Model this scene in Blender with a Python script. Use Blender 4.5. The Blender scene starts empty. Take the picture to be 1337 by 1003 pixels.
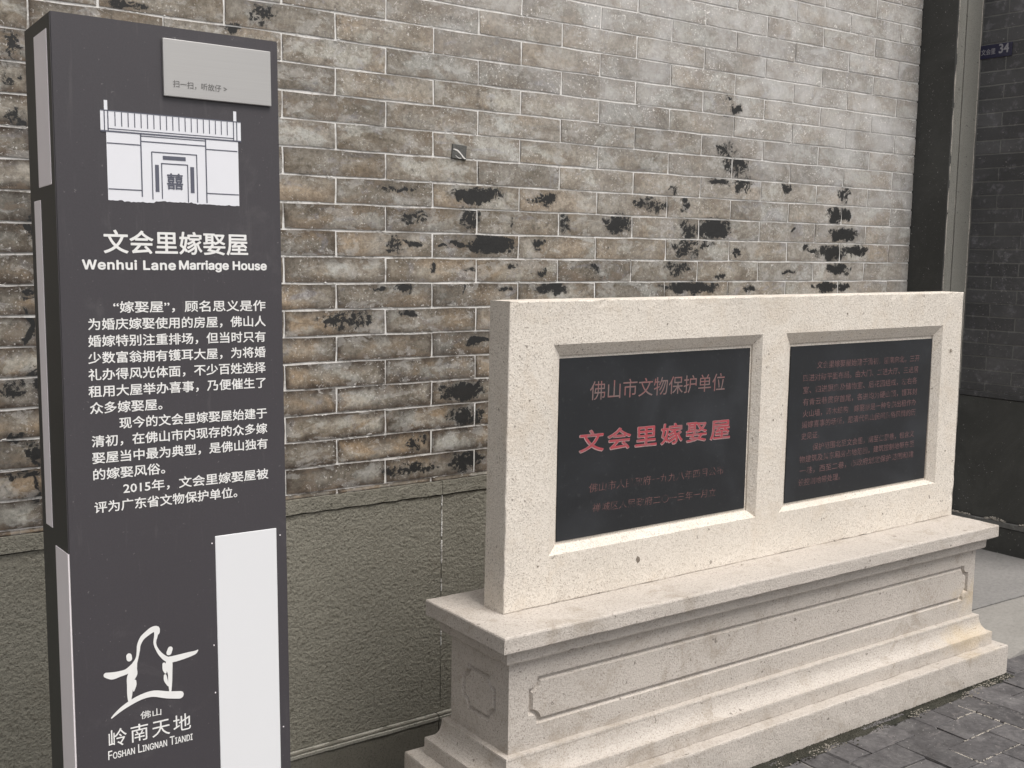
import bpy, bmesh, math, random
from mathutils import Vector, Matrix, noise as mnoise
R_ = math.radians
random.seed(7)
sc = bpy.context.scene
col = sc.collection

# ------------------------------------------------------------------ camera
YAW, PITCH, ROLL = -0.6327, -0.1184, -0.0151
cam_d = bpy.data.cameras.new("camera")
cam = bpy.data.objects.new("camera", cam_d)
col.objects.link(cam)
Rz = Matrix.Rotation(YAW, 3, 'Z'); Rx = Matrix.Rotation(PITCH, 3, 'X'); Ry = Matrix.Rotation(ROLL, 3, 'Y')
Rm = Rz @ Rx @ Ry                       # columns: right, forward, up
CAM = Vector((-1.13904, -2.48534, -0.50092))
m4 = Matrix.Identity(4)
for r in range(3):
    m4[r][0] = Rm[r][0]; m4[r][1] = Rm[r][2]; m4[r][2] = -Rm[r][1]; m4[r][3] = CAM[r]
cam.matrix_world = m4
cam_d.sensor_width = 36.0
FPX = 1451.5
cam_d.lens = FPX / 1337.0 * 36.0
cam_d.clip_start = 0.02
cam_d.clip_end = 500
sc.camera = cam
sc.render.resolution_x = 1024; sc.render.resolution_y = 768

# ------------------------------------------------------------------ light: soft overcast day
SUN_AZ, SUN_EL = R_(14), R_(62)         # azimuth measured from -y towards +x
w = bpy.data.worlds.new("World"); sc.world = w; w.use_nodes = True
nt = w.node_tree; nt.nodes.clear()
sky = nt.nodes.new('ShaderNodeTexSky'); sky.sky_type = 'NISHITA'; sky.sun_disc = False
sky.sun_elevation = SUN_EL
sky.sun_rotation = R_(180) - SUN_AZ
sky.air_density = 1.0; sky.dust_density = 4.0; sky.ozone_density = 1.0
hs = nt.nodes.new('ShaderNodeHueSaturation'); hs.inputs['Saturation'].default_value = 0.12
bg = nt.nodes.new('ShaderNodeBackground'); bg.inputs['Strength'].default_value = 0.12
wo = nt.nodes.new('ShaderNodeOutputWorld')
nt.links.new(sky.outputs[0], hs.inputs['Color']); nt.links.new(hs.outputs[0], bg.inputs['Color']); nt.links.new(bg.outputs[0], wo.inputs[0])
sd = bpy.data.lights.new("sun", 'SUN'); sd.energy = 1.5; sd.angle = R_(28); sd.color = (1.0, 0.95, 0.89)
sun = bpy.data.objects.new("sun", sd); col.objects.link(sun)
tosun = Vector((math.sin(SUN_AZ) * math.cos(SUN_EL), -math.cos(SUN_AZ) * math.cos(SUN_EL), math.sin(SUN_EL)))
sun.rotation_euler = tosun.to_track_quat('Z', 'Y').to_euler()
sun.location = (0, -4, 6)
sc.view_settings.view_transform = 'Standard'; sc.view_settings.look = 'None'
sc.view_settings.gamma = 1.0; sc.view_settings.exposure = 0.68; sc.view_settings.use_curve_mapping = False

# ------------------------------------------------------------------ node helper
class NB:
    def __init__(s, name):
        s.m = bpy.data.materials.new(name); s.m.use_nodes = True
        s.t = s.m.node_tree; s.t.nodes.clear()
        s.out = s.n('ShaderNodeOutputMaterial'); s.b = s.n('ShaderNodeBsdfPrincipled')
        s.l(s.b.outputs[0], s.out.inputs[0])
        s.pos = s.n('ShaderNodeNewGeometry').outputs['Position']
    def n(s, k): return s.t.nodes.new(k)
    def l(s, a, b): s.t.links.new(a, b)
    def put(s, inp, v):
        if hasattr(v, 'links') or hasattr(v, 'is_linked'): s.l(v, inp)
        else:
            if hasattr(inp.default_value, '__len__') and not hasattr(v, '__len__'): v = (v,) * len(inp.default_value)
            if hasattr(inp.default_value, '__len__') and len(inp.default_value) == 4 and len(v) == 3: v = (*v, 1)
            inp.default_value = v
    def math(s, op, a, b=0.0, c=0.0, clamp=False):
        n = s.n('ShaderNodeMath'); n.operation = op; n.use_clamp = clamp
        s.put(n.inputs[0], a); s.put(n.inputs[1], b); s.put(n.inputs[2], c); return n.outputs[0]
    def vmath(s, op, a, b=(0, 0, 0), c=(0, 0, 0)):
        n = s.n('ShaderNodeVectorMath'); n.operation = op
        s.put(n.inputs[0], a); s.put(n.inputs[1], b)
        if op in ('MULTIPLY_ADD',): s.put(n.inputs[2], c)
        return n.outputs['Value'] if op in ('LENGTH', 'DOT_PRODUCT', 'DISTANCE') else n.outputs['Vector']
    def noise(s, scale, detail=4, rough=.55, vec=None, dist=0.0):
        n = s.n('ShaderNodeTexNoise'); n.inputs['Scale'].default_value = scale; n.inputs['Detail'].default_value = detail
        n.inputs['Roughness'].default_value = rough; n.inputs['Distortion'].default_value = dist
        s.l(vec if vec is not None else s.pos, n.inputs['Vector']); return n.outputs['Fac']
    def vor(s, scale, vec=None, feat='F1', out='Distance'):
        n = s.n('ShaderNodeTexVoronoi'); n.feature = feat; n.inputs['Scale'].default_value = scale
        s.l(vec if vec is not None else s.pos, n.inputs['Vector']); return n.outputs[out]
    def ramp(s, f, pts, interp='LINEAR'):
        n = s.n('ShaderNodeValToRGB'); n.color_ramp.interpolation = interp; e = n.color_ramp.elements
        while len(e) < len(pts): e.new(.5)
        for i, (p, c) in enumerate(pts):
            e[i].position = p; e[i].color = (c, c, c, 1) if not hasattr(c, '__len__') else (*c, 1)
        s.l(f, n.inputs[0]); return n.outputs[0]
    def sstep(s, f, a, b):
        n = s.n('ShaderNodeMapRange'); n.interpolation_type = 'SMOOTHSTEP'
        n.inputs[1].default_value = a; n.inputs[2].default_value = b; s.l(f, n.inputs[0]); return n.outputs[0]
    def mix(s, f, a, b, mode='MIX'):
        n = s.n('ShaderNodeMix'); n.data_type = 'RGBA'; n.blend_type = mode
        s.put(n.inputs[0], f); s.put(n.inputs[6], a); s.put(n.inputs[7], b); return n.outputs[2]
    def sep(s, v):
        n = s.n('ShaderNodeSeparateXYZ'); s.l(v, n.inputs[0]); return n.outputs
    def fin(s, colr, rough=.8, bump=None, bs=.3, bd=.002, spec=.3):
        s.put(s.b.inputs['Base Color'], colr); s.put(s.b.inputs['Roughness'], rough)
        s.b.inputs['Specular IOR Level'].default_value = spec
        if bump is not None:
            b = s.n('ShaderNodeBump'); b.inputs['Strength'].default_value = bs; b.inputs['Distance'].default_value = bd
            s.l(bump, b.inputs['Height']); s.l(b.outputs[0], s.b.inputs['Normal'])
        return s.m

def flat_mat(name, c, rough=.6, spec=.3, var=.08, scale=60):
    k = NB(name); n = k.noise(scale, 3)
    c2 = tuple(x * (1 - var) for x in c); c3 = tuple(min(1, x * (1 + var)) for x in c)
    return k.fin(k.mix(n, c2, c3), rough, spec=spec)

# ---- old grey brick
def mat_brick():
    k = NB('old_grey_brick')
    oi = k.n('ShaderNodeObjectInfo'); rnd = oi.outputs['Random']
    gen = k.n('ShaderNodeTexCoord').outputs['Generated']; g = k.sep(gen); p = k.sep(k.pos)
    shift = k.vmath('MULTIPLY_ADD', k.vmath('MULTIPLY', k.pos, (1, 1, 1.7)), (1, 1, 1), k.vmath('MULTIPLY', k.comb(rnd) , (13., 7., 29.)))
    # sky light up right and shade low left, painted in with pale and sooty stains
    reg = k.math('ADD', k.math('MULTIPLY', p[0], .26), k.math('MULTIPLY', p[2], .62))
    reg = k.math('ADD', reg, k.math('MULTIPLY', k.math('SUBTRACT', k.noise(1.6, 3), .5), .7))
    soot_shade = k.math('ADD', k.sstep(reg, .12, -.60), k.math('MULTIPLY', k.sstep(p[0], -.30, -.62), .45), 0, True)  # second term paints the pillar's shade on the wall, along with grime
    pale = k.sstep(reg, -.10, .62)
    n1 = k.noise(7.5, 9, .70, shift, 1.1)
    base = k.ramp(n1, [(.24, (.080, .066, .050)), (.38, (.155, .134, .106)), (.50, (.238, .214, .180)), (.62, (.305, .285, .25)), (.78, (.385, .372, .345))])
    n2 = k.noise(4.2, 5, .6, k.vmath('ADD', shift, (31., 3., 9.)), .5)
    warm = k.math('MULTIPLY', k.sstep(n2, .48, .62), k.math('MULTIPLY_ADD', soot_shade, .52, .26))
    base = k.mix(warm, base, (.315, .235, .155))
    n3 = k.noise(5.5, 4, .6, k.vmath('ADD', shift, (3., 50., 2.)), .4)
    base = k.mix(k.math('MULTIPLY', k.sstep(n3, .55, .60), k.math('MULTIPLY', k.noise(14, 5, .7), .95)), base, (.40, .405, .38))
    n3b = k.noise(9, 4, .7, k.vmath('ADD', shift, (8., 5., 22.)), 1.0)
    base = k.mix(k.math('MULTIPLY', k.sstep(n3b, .56, .68), .45), base, (.27, .27, .30))
    # brick to brick
    tint = k.ramp(k.math('FRACT', k.math('MULTIPLY', rnd, 7.3)), [(0, (.78, .77, .76)), (.35, (.96, .95, .93)), (.7, (1.08, 1.04, .98)), (1, (1.18, 1.18, 1.18))])
    base = k.mix(1.0, base, tint, 'MULTIPLY')
    # dirty rims
    dx = k.math('MULTIPLY', k.math('MINIMUM', g[0], k.math('SUBTRACT', 1.0, g[0])), .27)
    dz = k.math('MULTIPLY', k.math('MINIMUM', g[2], k.math('SUBTRACT', 1.0, g[2])), .062)
    d = k.math('SMOOTH_MIN', dx, dz, .01)
    d = k.math('ADD', d, k.math('MULTIPLY', k.math('SUBTRACT', k.noise(22, 5, .65), .5), .042))
    rim = k.sstep(d, .026, -.004)
    base = k.mix(k.math('MULTIPLY', rim, k.math('MULTIPLY_ADD', soot_shade, .80, .24)), base, (.052, .038, .029))
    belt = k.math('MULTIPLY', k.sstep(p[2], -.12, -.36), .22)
    soot_shade = k.math('ADD', soot_shade, belt, 0, True)
    soot_shade_n = k.math('MULTIPLY', soot_shade, k.sstep(k.noise(3.1, 6, .7), .46, .66))
    base = k.mix(k.math('MULTIPLY', soot_shade_n, .72), base, (.050, .041, .033))
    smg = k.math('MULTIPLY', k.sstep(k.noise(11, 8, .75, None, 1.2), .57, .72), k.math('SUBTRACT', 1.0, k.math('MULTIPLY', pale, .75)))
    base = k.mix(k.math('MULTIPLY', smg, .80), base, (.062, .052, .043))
    # fine mottling
    f1 = k.noise(85, 6, .78)
    base = k.mix(1.0, base, k.ramp(f1, [(.28, .45), (.5, 1.0), (.72, 1.45)]), 'MULTIPLY')
    # chalky scabs with fairly crisp edges, and rusty-brown blooms
    sc1 = k.noise(13, 6, .68, k.vmath('ADD', shift, (5., 9., 77.)), .3)
    base = k.mix(k.math('MULTIPLY', k.sstep(sc1, .545, .575), k.math('MULTIPLY_ADD', f1, .5, .05)), base, (.455, .445, .42))
    sc2 = k.noise(16, 6, .7, k.vmath('ADD', shift, (51., 2., 7.)), .4)
    base = k.mix(k.math('MULTIPLY', k.sstep(sc2, .55, .61), .55), base, (.15, .115, .085))
    # pale bloom, together with the painted sky light up right
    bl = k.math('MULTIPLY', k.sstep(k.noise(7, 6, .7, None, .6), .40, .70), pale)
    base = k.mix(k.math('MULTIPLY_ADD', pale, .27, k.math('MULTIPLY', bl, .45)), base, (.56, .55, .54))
    # lime splashes
    sp = k.sstep(k.noise(150, 3, .6), .600, .650)
    sp = k.math('MULTIPLY', sp, k.sstep(k.noise(9, 3, .6), .40, .62))
    sp2 = k.math('MULTIPLY', k.sstep(k.noise(52, 6, .75, None, 1.5), .60, .65), k.sstep(k.noise(6, 3), .44, .58))
    sp = k.math('MULTIPLY', k.math('MAXIMUM', sp, sp2), k.math('MULTIPLY_ADD', pale, .5, .5))
    base = k.mix(sp, base, (.78, .75, .71))
    base = k.mix(1.0, base, (1.0, 1.0, 1.005), 'MULTIPLY')
    # what is left of an old coat of black paint, patch by patch
    e = k.noise(34, 9, .74, None, 1.3); e2 = k.noise(110, 3, .6)
    tot = None
    nw = k.n('ShaderNodeTexNoise'); nw.inputs['Scale'].default_value = 26; nw.inputs['Detail'].default_value = 3; k.l(k.pos, nw.inputs['Vector'])
    wp = k.vmath('ADD', k.pos, k.vmath('MULTIPLY', k.vmath('SUBTRACT', nw.outputs['Color'], (.5, .5, .5)), (.085, 0., .045)))
    pst = k.n('ShaderNodeAttribute'); pst.attribute_type = 'OBJECT'; pst.attribute_name = 'coat_amount'; ps = k.sep(pst.outputs['Vector'])
    for i in range(3):
        a = k.n('ShaderNodeAttribute'); a.attribute_type = 'OBJECT'; a.attribute_name = 'coat_spot%d' % i
        b = k.n('ShaderNodeAttribute'); b.attribute_type = 'OBJECT'; b.attribute_name = 'coat_size%d' % i
        q = k.vmath('LENGTH', k.vmath('MULTIPLY', k.vmath('SUBTRACT', wp, a.outputs['Vector']), b.outputs['Vector']))
        f = k.math('MULTIPLY', k.math('SUBTRACT', 1.22, q), k.math('POWER', ps[i], 1.35))
        tot = f if tot is None else k.math('MAXIMUM', tot, f)
    raw = tot
    gate = k.sstep(tot, .02, .30)
    mould = k.math('MULTIPLY', k.sstep(k.noise(3.3, 4, .6), .60, .70), k.math('SUBTRACT', 1.0, pale))
    gate = k.math('MAXIMUM', gate, k.math('MULTIPLY', mould, .8))
    ee = k.math('ADD', k.math('MULTIPLY', k.math('SUBTRACT', e, .5), 3.6), k.math('MULTIPLY', k.math('SUBTRACT', e2, .5), 1.3))
    tot = k.math('ADD', tot, k.math('MULTIPLY', ee, gate))
    halo = k.math('MULTIPLY', k.math('MAXIMUM', k.sstep(raw, .02, .55), k.sstep(tot, -.05, .34)), k.sstep(k.noise(18, 7, .75), .34, .60))
    base = k.mix(k.math('MULTIPLY', halo, .75), base, (.085, .078, .070))
    blk = k.sstep(tot, .27, .41)
    base = k.mix(k.math('MULTIPLY', blk, .97), base, (.021, .021, .021))
    h = k.math('ADD', k.math('MULTIPLY', n1, .6), k.math('MULTIPLY', f1, .5)); h = k.math('ADD', h, k.math('MULTIPLY', blk, .25))
    return k.fin(base, k.math('MULTIPLY_ADD', blk, -.25, .85), h, .45, .004, .25)
def _comb(s, v):
    n = s.n('ShaderNodeCombineXYZ')
    for i in range(3): s.l(v, n.inputs[i])
    return n.outputs[0]
NB.comb = _comb

def mat_mortar():
    k = NB('lime_mortar'); p = k.sep(k.pos)
    reg = k.math('ADD', k.math('MULTIPLY', p[0], .26), k.math('MULTIPLY', p[2], .62))
    n = k.noise(14, 6, .7); n2 = k.noise(60, 4, .7)
    c = k.ramp(n2, [(.3, (.52, .495, .46)), (.5, (.69, .67, .64)), (.8, (.79, .77, .75))])
    dirty = k.math('MULTIPLY', k.sstep(n, .50, .66), k.sstep(reg, .45, -.40))
    return k.fin(k.mix(k.math('MULTIPLY', dirty, .80), c, (.12, .10, .08)), .9, n2, .5, .003, .2)

# ---- granites
def mat_granite(name, light, dark, fleck, stain=None, gs=1.0, rough_bump=.35, soil=.35, yellow=False):
    k = NB(name)
    f = k.noise(420 * gs, 2, .6); f2 = k.noise(210 * gs, 3, .65); f3 = k.noise(3.4, 5, .6, None, .4); f4 = k.noise(22, 5, .7)
    c = k.mix(k.sstep(f3, .30, .72), light, tuple(x * .90 for x in light))
    c = k.mix(k.math('MULTIPLY', k.sstep(f2, .50, .70), .60), c, dark)
    c = k.mix(k.math('MULTIPLY', k.sstep(f2, .46, .28), .5), c, tuple(min(.9, x * 1.13) for x in light))
    c = k.mix(k.math('MULTIPLY', k.sstep(f, .585, .67), .75), c, fleck)
    c = k.mix(k.math('MULTIPLY', k.sstep(k.noise(7, 8, .75, None, 1.0), .48, .68), soil), c, stain or dark)
    big = k.math('MULTIPLY', k.sstep(k.noise(60, 2, .5), .715, .74), .7)
    c = k.mix(big, c, tuple(x * .45 for x in dark))
    if yellow:
        for (cx, cy, cz), (rx, ry, rz), s in yellow:
            q = k.vmath('LENGTH', k.vmath('MULTIPLY', k.vmath('SUBTRACT', k.pos, (cx, cy, cz)), (1 / rx, 1 / ry, 1 / rz)))
            q = k.math('ADD', q, k.math('MULTIPLY', k.math('SUBTRACT', k.noise(16, 5, .65), .5), 1.3))
            c = k.mix(k.math('MULTIPLY', k.sstep(q, 1.15, .35), s), c, (.50, .375, .20))
    h = k.math('ADD', k.math('MULTIPLY', f2, .7), k.math('MULTIPLY', f4, .6) if gs >= .7 else k.math('ADD', k.math('MULTIPLY', f4, .12), k.math('MULTIPLY', k.noise(85, 4, .6), .7)))
    return k.fin(c, .82, h, rough_bump, .006 if gs < .7 else .003, .25)

def mat_plaque():
    k = NB('black_polished_stone')
    n = k.noise(5, 5, .6, None, .5); n2 = k.noise(90, 4, .6)
    c = k.mix(k.sstep(n, .45, .75), (.017, .018, .020), (.028, .030, .034))
    c = k.mix(k.math('MULTIPLY', k.sstep(n2, .58, .8), .35), c, (.065, .065, .066))
    return k.fin(c, k.ramp(n, [(.3, .45), (.7, .65)]), n2, .08, .001, .3)

def mat_paint_worn(name, c, edge, amount=.5):
    """dark painted masonry, chalky and flecked"""
    k = NB(name)
    n = k.noise(4, 6, .7, None, .6); n2 = k.noise(26, 6, .72); f = k.noise(150, 3, .6)
    oi = k.n('ShaderNodeObjectInfo').outputs['Random']
    b = k.mix(k.sstep(n, .35, .7), c, tuple(x * 1.45 for x in c))
    b = k.mix(k.math('MULTIPLY', k.sstep(n2, .52, .66), amount), b, edge)
    b = k.mix(1.0, b, k.ramp(oi, [(0, .82), (1, 1.25)]), 'MULTIPLY')
    b = k.mix(k.math('MULTIPLY', k.sstep(f, .67, .71), k.sstep(n2, .45, .60)), b, (.42, .40, .38))
    return k.fin(b, .75, k.math('ADD', n2, f), .3, .003, .3)

def mat_kiosk():
    k = NB('dark_grey_powder_coat')
    n = k.noise(420, 2, .5); n2 = k.noise(2.2, 4, .6)
    c = k.mix(n, (.038, .034, .038), (.052, .047, .052)); c = k.mix(k.math('MULTIPLY', n2, .25), c, (.064, .058, .063))
    sm = k.sstep(k.noise(9, 6, .7, None, 1.), .55, .8)
    c = k.mix(k.math('MULTIPLY', sm, .16), c, (.18, .17, .165))
    c = k.mix(k.math('MULTIPLY', k.sstep(k.noise(1, 5, .7, k.vmath('MULTIPLY', k.pos, (60, 60, 5)), .3), .58, .74), .10), c, (.20, .19, .18))
    c = k.mix(k.math('MULTIPLY', k.sstep(k.noise(160, 3, .6), .70, .73), .35), c, (.24, .23, .22))
    return k.fin(c, k.ramp(n2, [(.3, .42), (.7, .55)]), n, .12, .0006, .4)

def mat_brushed():
    k = NB('brushed_metal')
    v = k.vmath('MULTIPLY', k.pos, (4, 4, 900)); n = k.noise(1, 3, .6, v); n2 = k.noise(7, 3)
    c = k.mix(n, (.33, .32, .31), (.40, .39, .38)); c = k.mix(k.math('MULTIPLY', n2, .3), c, (.47, .455, .44))
    k.b.inputs['Metallic'].default_value = .35
    return k.fin(c, .42, n, .05, .0005, .5)

def mat_sett():
    k = NB('dark_paving_brick'); oi = k.n('ShaderNodeObjectInfo').outputs['Random']
    p = k.pos; wn = k.n('ShaderNodeTexWhiteNoise'); wn.noise_dimensions = '3D'
    n = k.noise(12, 6, .68, None, .5); n2 = k.noise(70, 5, .7); f = k.noise(180, 3)
    c = k.ramp(n, [(.25, (.048, .045, .046)), (.5, (.080, .075, .076)), (.75, (.125, .118, .116))])
    c = k.mix(1.0, c, k.ramp(oi, [(0, .80), (1, 1.22)]), 'MULTIPLY')
    c = k.mix(1.0, c, k.ramp(n2, [(.25, .60), (.5, 1.), (.8, 1.45)]), 'MULTIPLY')
    c = k.mix(k.math('MULTIPLY', k.sstep(k.noise(20, 6, .75, None, 1.2), .56, .70), .45), c, (.26, .235, .225))
    c = k.mix(k.sstep(f, .70, .73), c, (.5, .48, .45))
    return k.fin(c, k.ramp(n, [(.3, .5), (.7, .8)]), k.math('ADD', n2, n), .4, .003, .35)

def mat_concrete(name, a, b, ds=.5):
    k = NB(name); n = k.noise(5, 7, .65, None, .6); n2 = k.noise(85, 5, .7); n3 = k.noise(17, 6, .7)
    c = k.mix(k.sstep(n, .3, .7), a, b); c = k.mix(1.0, c, k.ramp(n2, [(.25, .80), (.5, 1), (.8, 1.16)]), 'MULTIPLY')
    c = k.mix(k.math('MULTIPLY', k.sstep(n3, .58, .72), ds), c, tuple(x * .5 for x in a))
    return k.fin(c, .85, k.math('ADD', n2, n3), .35, .003, .25)

def mat_carved(name, c, worn, lo, hi):
    """paint in cut letters, partly washed out"""
    k = NB(name); n = k.noise(34, 5, .7, None, .4); n2 = k.noise(260, 2)
    m = k.sstep(k.math('ADD', n, k.math('MULTIPLY', n2, .25)), lo, hi)
    return k.fin(k.mix(m, c, worn), .7, spec=.2)

M = {}
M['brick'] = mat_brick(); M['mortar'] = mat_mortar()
M['dado'] = mat_granite('hammered_green_grey_stone', (.222, .210, .172), (.165, .150, .120), (.10, .09, .072), (.125, .102, .074), .64, 1.0, .15)
M['dado_low'] = mat_granite('dark_footing_stone', (.15, .14, .115), (.10, .09, .075), (.07, .062, .05), (.16, .15, .13), .8, .6, .3)
M['ledge'] = mat_granite('worn_ledge_stone', (.30, .285, .245), (.15, .14, .12), (.09, .085, .07), None, .8, .4, .3)
M['paint_smooth'] = mat_paint_worn('dark_slate_paint', (.060, .060, .056), (.075, .075, .07), .3)
M['paint_brick'] = mat_paint_worn('dark_painted_brick', (.070, .069, .070), (.155, .150, .160), .85)
M['joint_dark'] = mat_paint_worn('painted_joint', (.13, .128, .122), (.24, .235, .225), .8)
M['pilaster'] = mat_granite('olive_grey_dressed_stone', (.25, .242, .215), (.19, .183, .16), (.09, .085, .07), None, 1., .2, .25)
M['arris'] = mat_granite('pale_worn_edge', (.46, .42, .37), (.26, .24, .21), (.16, .15, .13), None, .5, .4, .6)
M['text_white'] = flat_mat('white_print', (.70, .69, .67), .5)
M['panel_white'] = flat_mat('white_acrylic', (.66, .66, .67), .3, .5, .02, 4)
M['art_white'] = flat_mat('white_vinyl', (.66, .66, .69), .35, .4, .02, 30)
M['art_line'] = flat_mat('slate_blue_line', (.095, .098, .125), .5)
M['side_grey'] = flat_mat('pale_grey_side_strip', (.74, .69, .70), .45, .4, .05, 6)
M['kiosk'] = mat_kiosk(); M['kiosk_side'] = flat_mat('shaded_grey_coat', (.036, .037, .034), .5, .35, .08, 300)  # sides get a darker copy of the coat, their shade painted in
M['brushed'] = mat_brushed(); M['text_grey'] = flat_mat('grey_print', (.13, .125, .12), .5)
M['sett'] = mat_sett()
M['plaque'] = mat_plaque()
M['plate_blue'] = flat_mat('navy_enamel', (.024, .024, .055), .35, .5, .2, 40)
M['num_white'] = flat_mat('faded_white_enamel', (.30, .29, .31), .5, .3, .25, 200)
M['red'] = mat_carved('red_letter_paint', (.33, .060, .072), (.26, .11, .115), .60, .78)
M['red_rim'] = mat_carved('pale_edge_highlight', (.40, .25, .245), (.24, .17, .165), .55, .80)  # painted highlight for the letter edges, set low and to the left
M['thin_red'] = mat_carved('washed_red_letter_paint', (.20, .095, .092), (.17, .12, .115), .50, .68)
M['faint'] = mat_carved('almost_gone_letter_paint', (.125, .070, .068), (.032, .030, .032), .54, .74)
M['faint2'] = mat_carved('dim_letter_paint', (.135, .080, .080), (.042, .036, .038), .58, .82)
BLOBS = [(0.306,-0.346,0.067,0.01,0.6),(0.559,-0.353,0.082,0.024,1.2),(0.776,-0.354,0.056,0.011,0.6),(0.36,-0.417,0.048,0.02,0.7),(0.538,-0.414,0.033,0.03,0.9),(0.674,-0.42,0.019,0.016,0.6),(0.859,-0.414,0.021,0.029,0.6),(0.306,-0.488,0.04,0.026,0.65),(0.36,-0.487,0.034,0.009,0.8),(0.452,-0.488,0.018,0.005,0.9),(0.502,-0.485,0.022,0.012,1),(0.606,-0.483,0.083,0.025,1.3),(0.762,-0.471,0.024,0.013,0.6),(0.424,-0.548,0.018,0.017,0.9),(0.54,-0.548,0.019,0.007,0.6),(0.676,-0.543,0.02,0.009,0.8),(0.785,-0.563,0.016,0.01,0.9),(0.805,-0.547,0.012,0.006,0.7),(0.26,-0.602,0.02,0.009,0.9),(0.34,-0.599,0.027,0.015,0.8),(0.522,-0.604,0.006,0.009,0.9),(0.66,-0.602,0.016,0.009,1),(0.827,-0.602,0.058,0.018,0.95),(0.175,-0.678,0.083,0.026,0.68),(0.348,-0.666,0.031,0.012,0.9),(0.565,-0.743,0.03,0.012,1.2),(0.519,-0.878,0.073,0.026,1.2),(0.526,-0.949,0.062,0.028,0.75),(0.374,-1.007,0.042,0.023,0.55),(0.527,-1.068,0.062,0.029,0.85),(0.353,-1.074,0.105,0.018,0.6),(0.792,-0.354,0.046,0.017,0.7),(0.855,-0.416,0.026,0.032,0.6),(1.06,-0.414,0.056,0.029,0.95),(1.464,-0.421,0.077,0.034,1.3),(1.344,-0.429,0.043,0.039,0.65),(1.19,-0.355,0.076,0.025,0.65),(1.283,-0.309,0.024,0.017,0.6),(1.34,-0.35,0.022,0.019,0.8),(1.34,-0.486,0.074,0.035,0.65),(1.427,-0.467,0.038,0.018,0.7),(1.557,-0.216,0.073,0.036,0.65),(1.587,-0.277,0.047,0.032,0.8),(1.482,-0.273,0.064,0.011,0.8),(1.795,-0.277,0.02,0.017,1.1),(2.055,-0.363,0.042,0.027,1.2),(2.117,-0.358,0.028,0.022,1.2),(2.114,-0.421,0.079,0.022,1.3),(2.104,-0.288,0.039,0.034,0.6),(1.911,-0.473,0.018,0.012,1),(2.049,-0.488,0.078,0.028,1.1),(2.175,-0.48,0.073,0.02,1.1),(1.957,-0.485,0.06,0.008,0.8),(2.085,-0.546,0.071,0.022,1.2),(1.828,-0.554,0.029,0.009,0.9),(2.035,-0.605,0.07,0.02,1.1),(2.121,-0.606,0.04,0.015,0.9),(0.813,-0.602,0.062,0.018,0.9),(0.782,-0.557,0.025,0.014,0.8),(0.976,-0.545,0.027,0.01,0.6),(1.318,-0.543,0.062,0.031,0.65),(1.371,-0.603,0.126,0.02,1.1),(1.497,-0.57,0.026,0.011,0.6),(1.647,-0.612,0.041,0.009,0.8),(1.573,-0.492,0.024,0.016,0.8),(1.84,-0.417,0.012,0.008,0.8),(0.77,-0.478,0.015,0.016,0.8),(1.502,-0.17,0.052,0.031,0.55),(1.547,-0.045,0.026,0.016,1),(1.507,-0.063,0.021,0.007,0.8),(1.509,-0.013,0.021,0.007,0.6),(1.507,-0.162,0.026,0.025,0.6),(-0.593,-0.1,0.024,0.036,0.62),(-0.594,-0.246,0.026,0.028,0.55),(-0.364,0.013,0.054,0.014,0.6),(-0.123,-0.001,0.033,0.009,0.8),(-0.045,0.037,0.045,0.031,0.55),(-0.595,-0.164,0.026,0.023,0.5),(-0.57,-0.467,0.014,0.028,0.7),(-0.58,-0.6,0.014,0.019,0.8),(-0.58,-0.673,0.011,0.039,0.9),(-0.572,-0.785,0.018,0.029,0.7),(-0.614,-0.802,0.036,0.029,0.5),(-0.617,-0.906,0.045,0.01,0.7),(-0.577,-0.94,0.014,0.03,0.8),(-0.602,-0.987,0.046,0.01,0.7),(-0.576,-1.024,0.009,0.03,0.7)]

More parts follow.
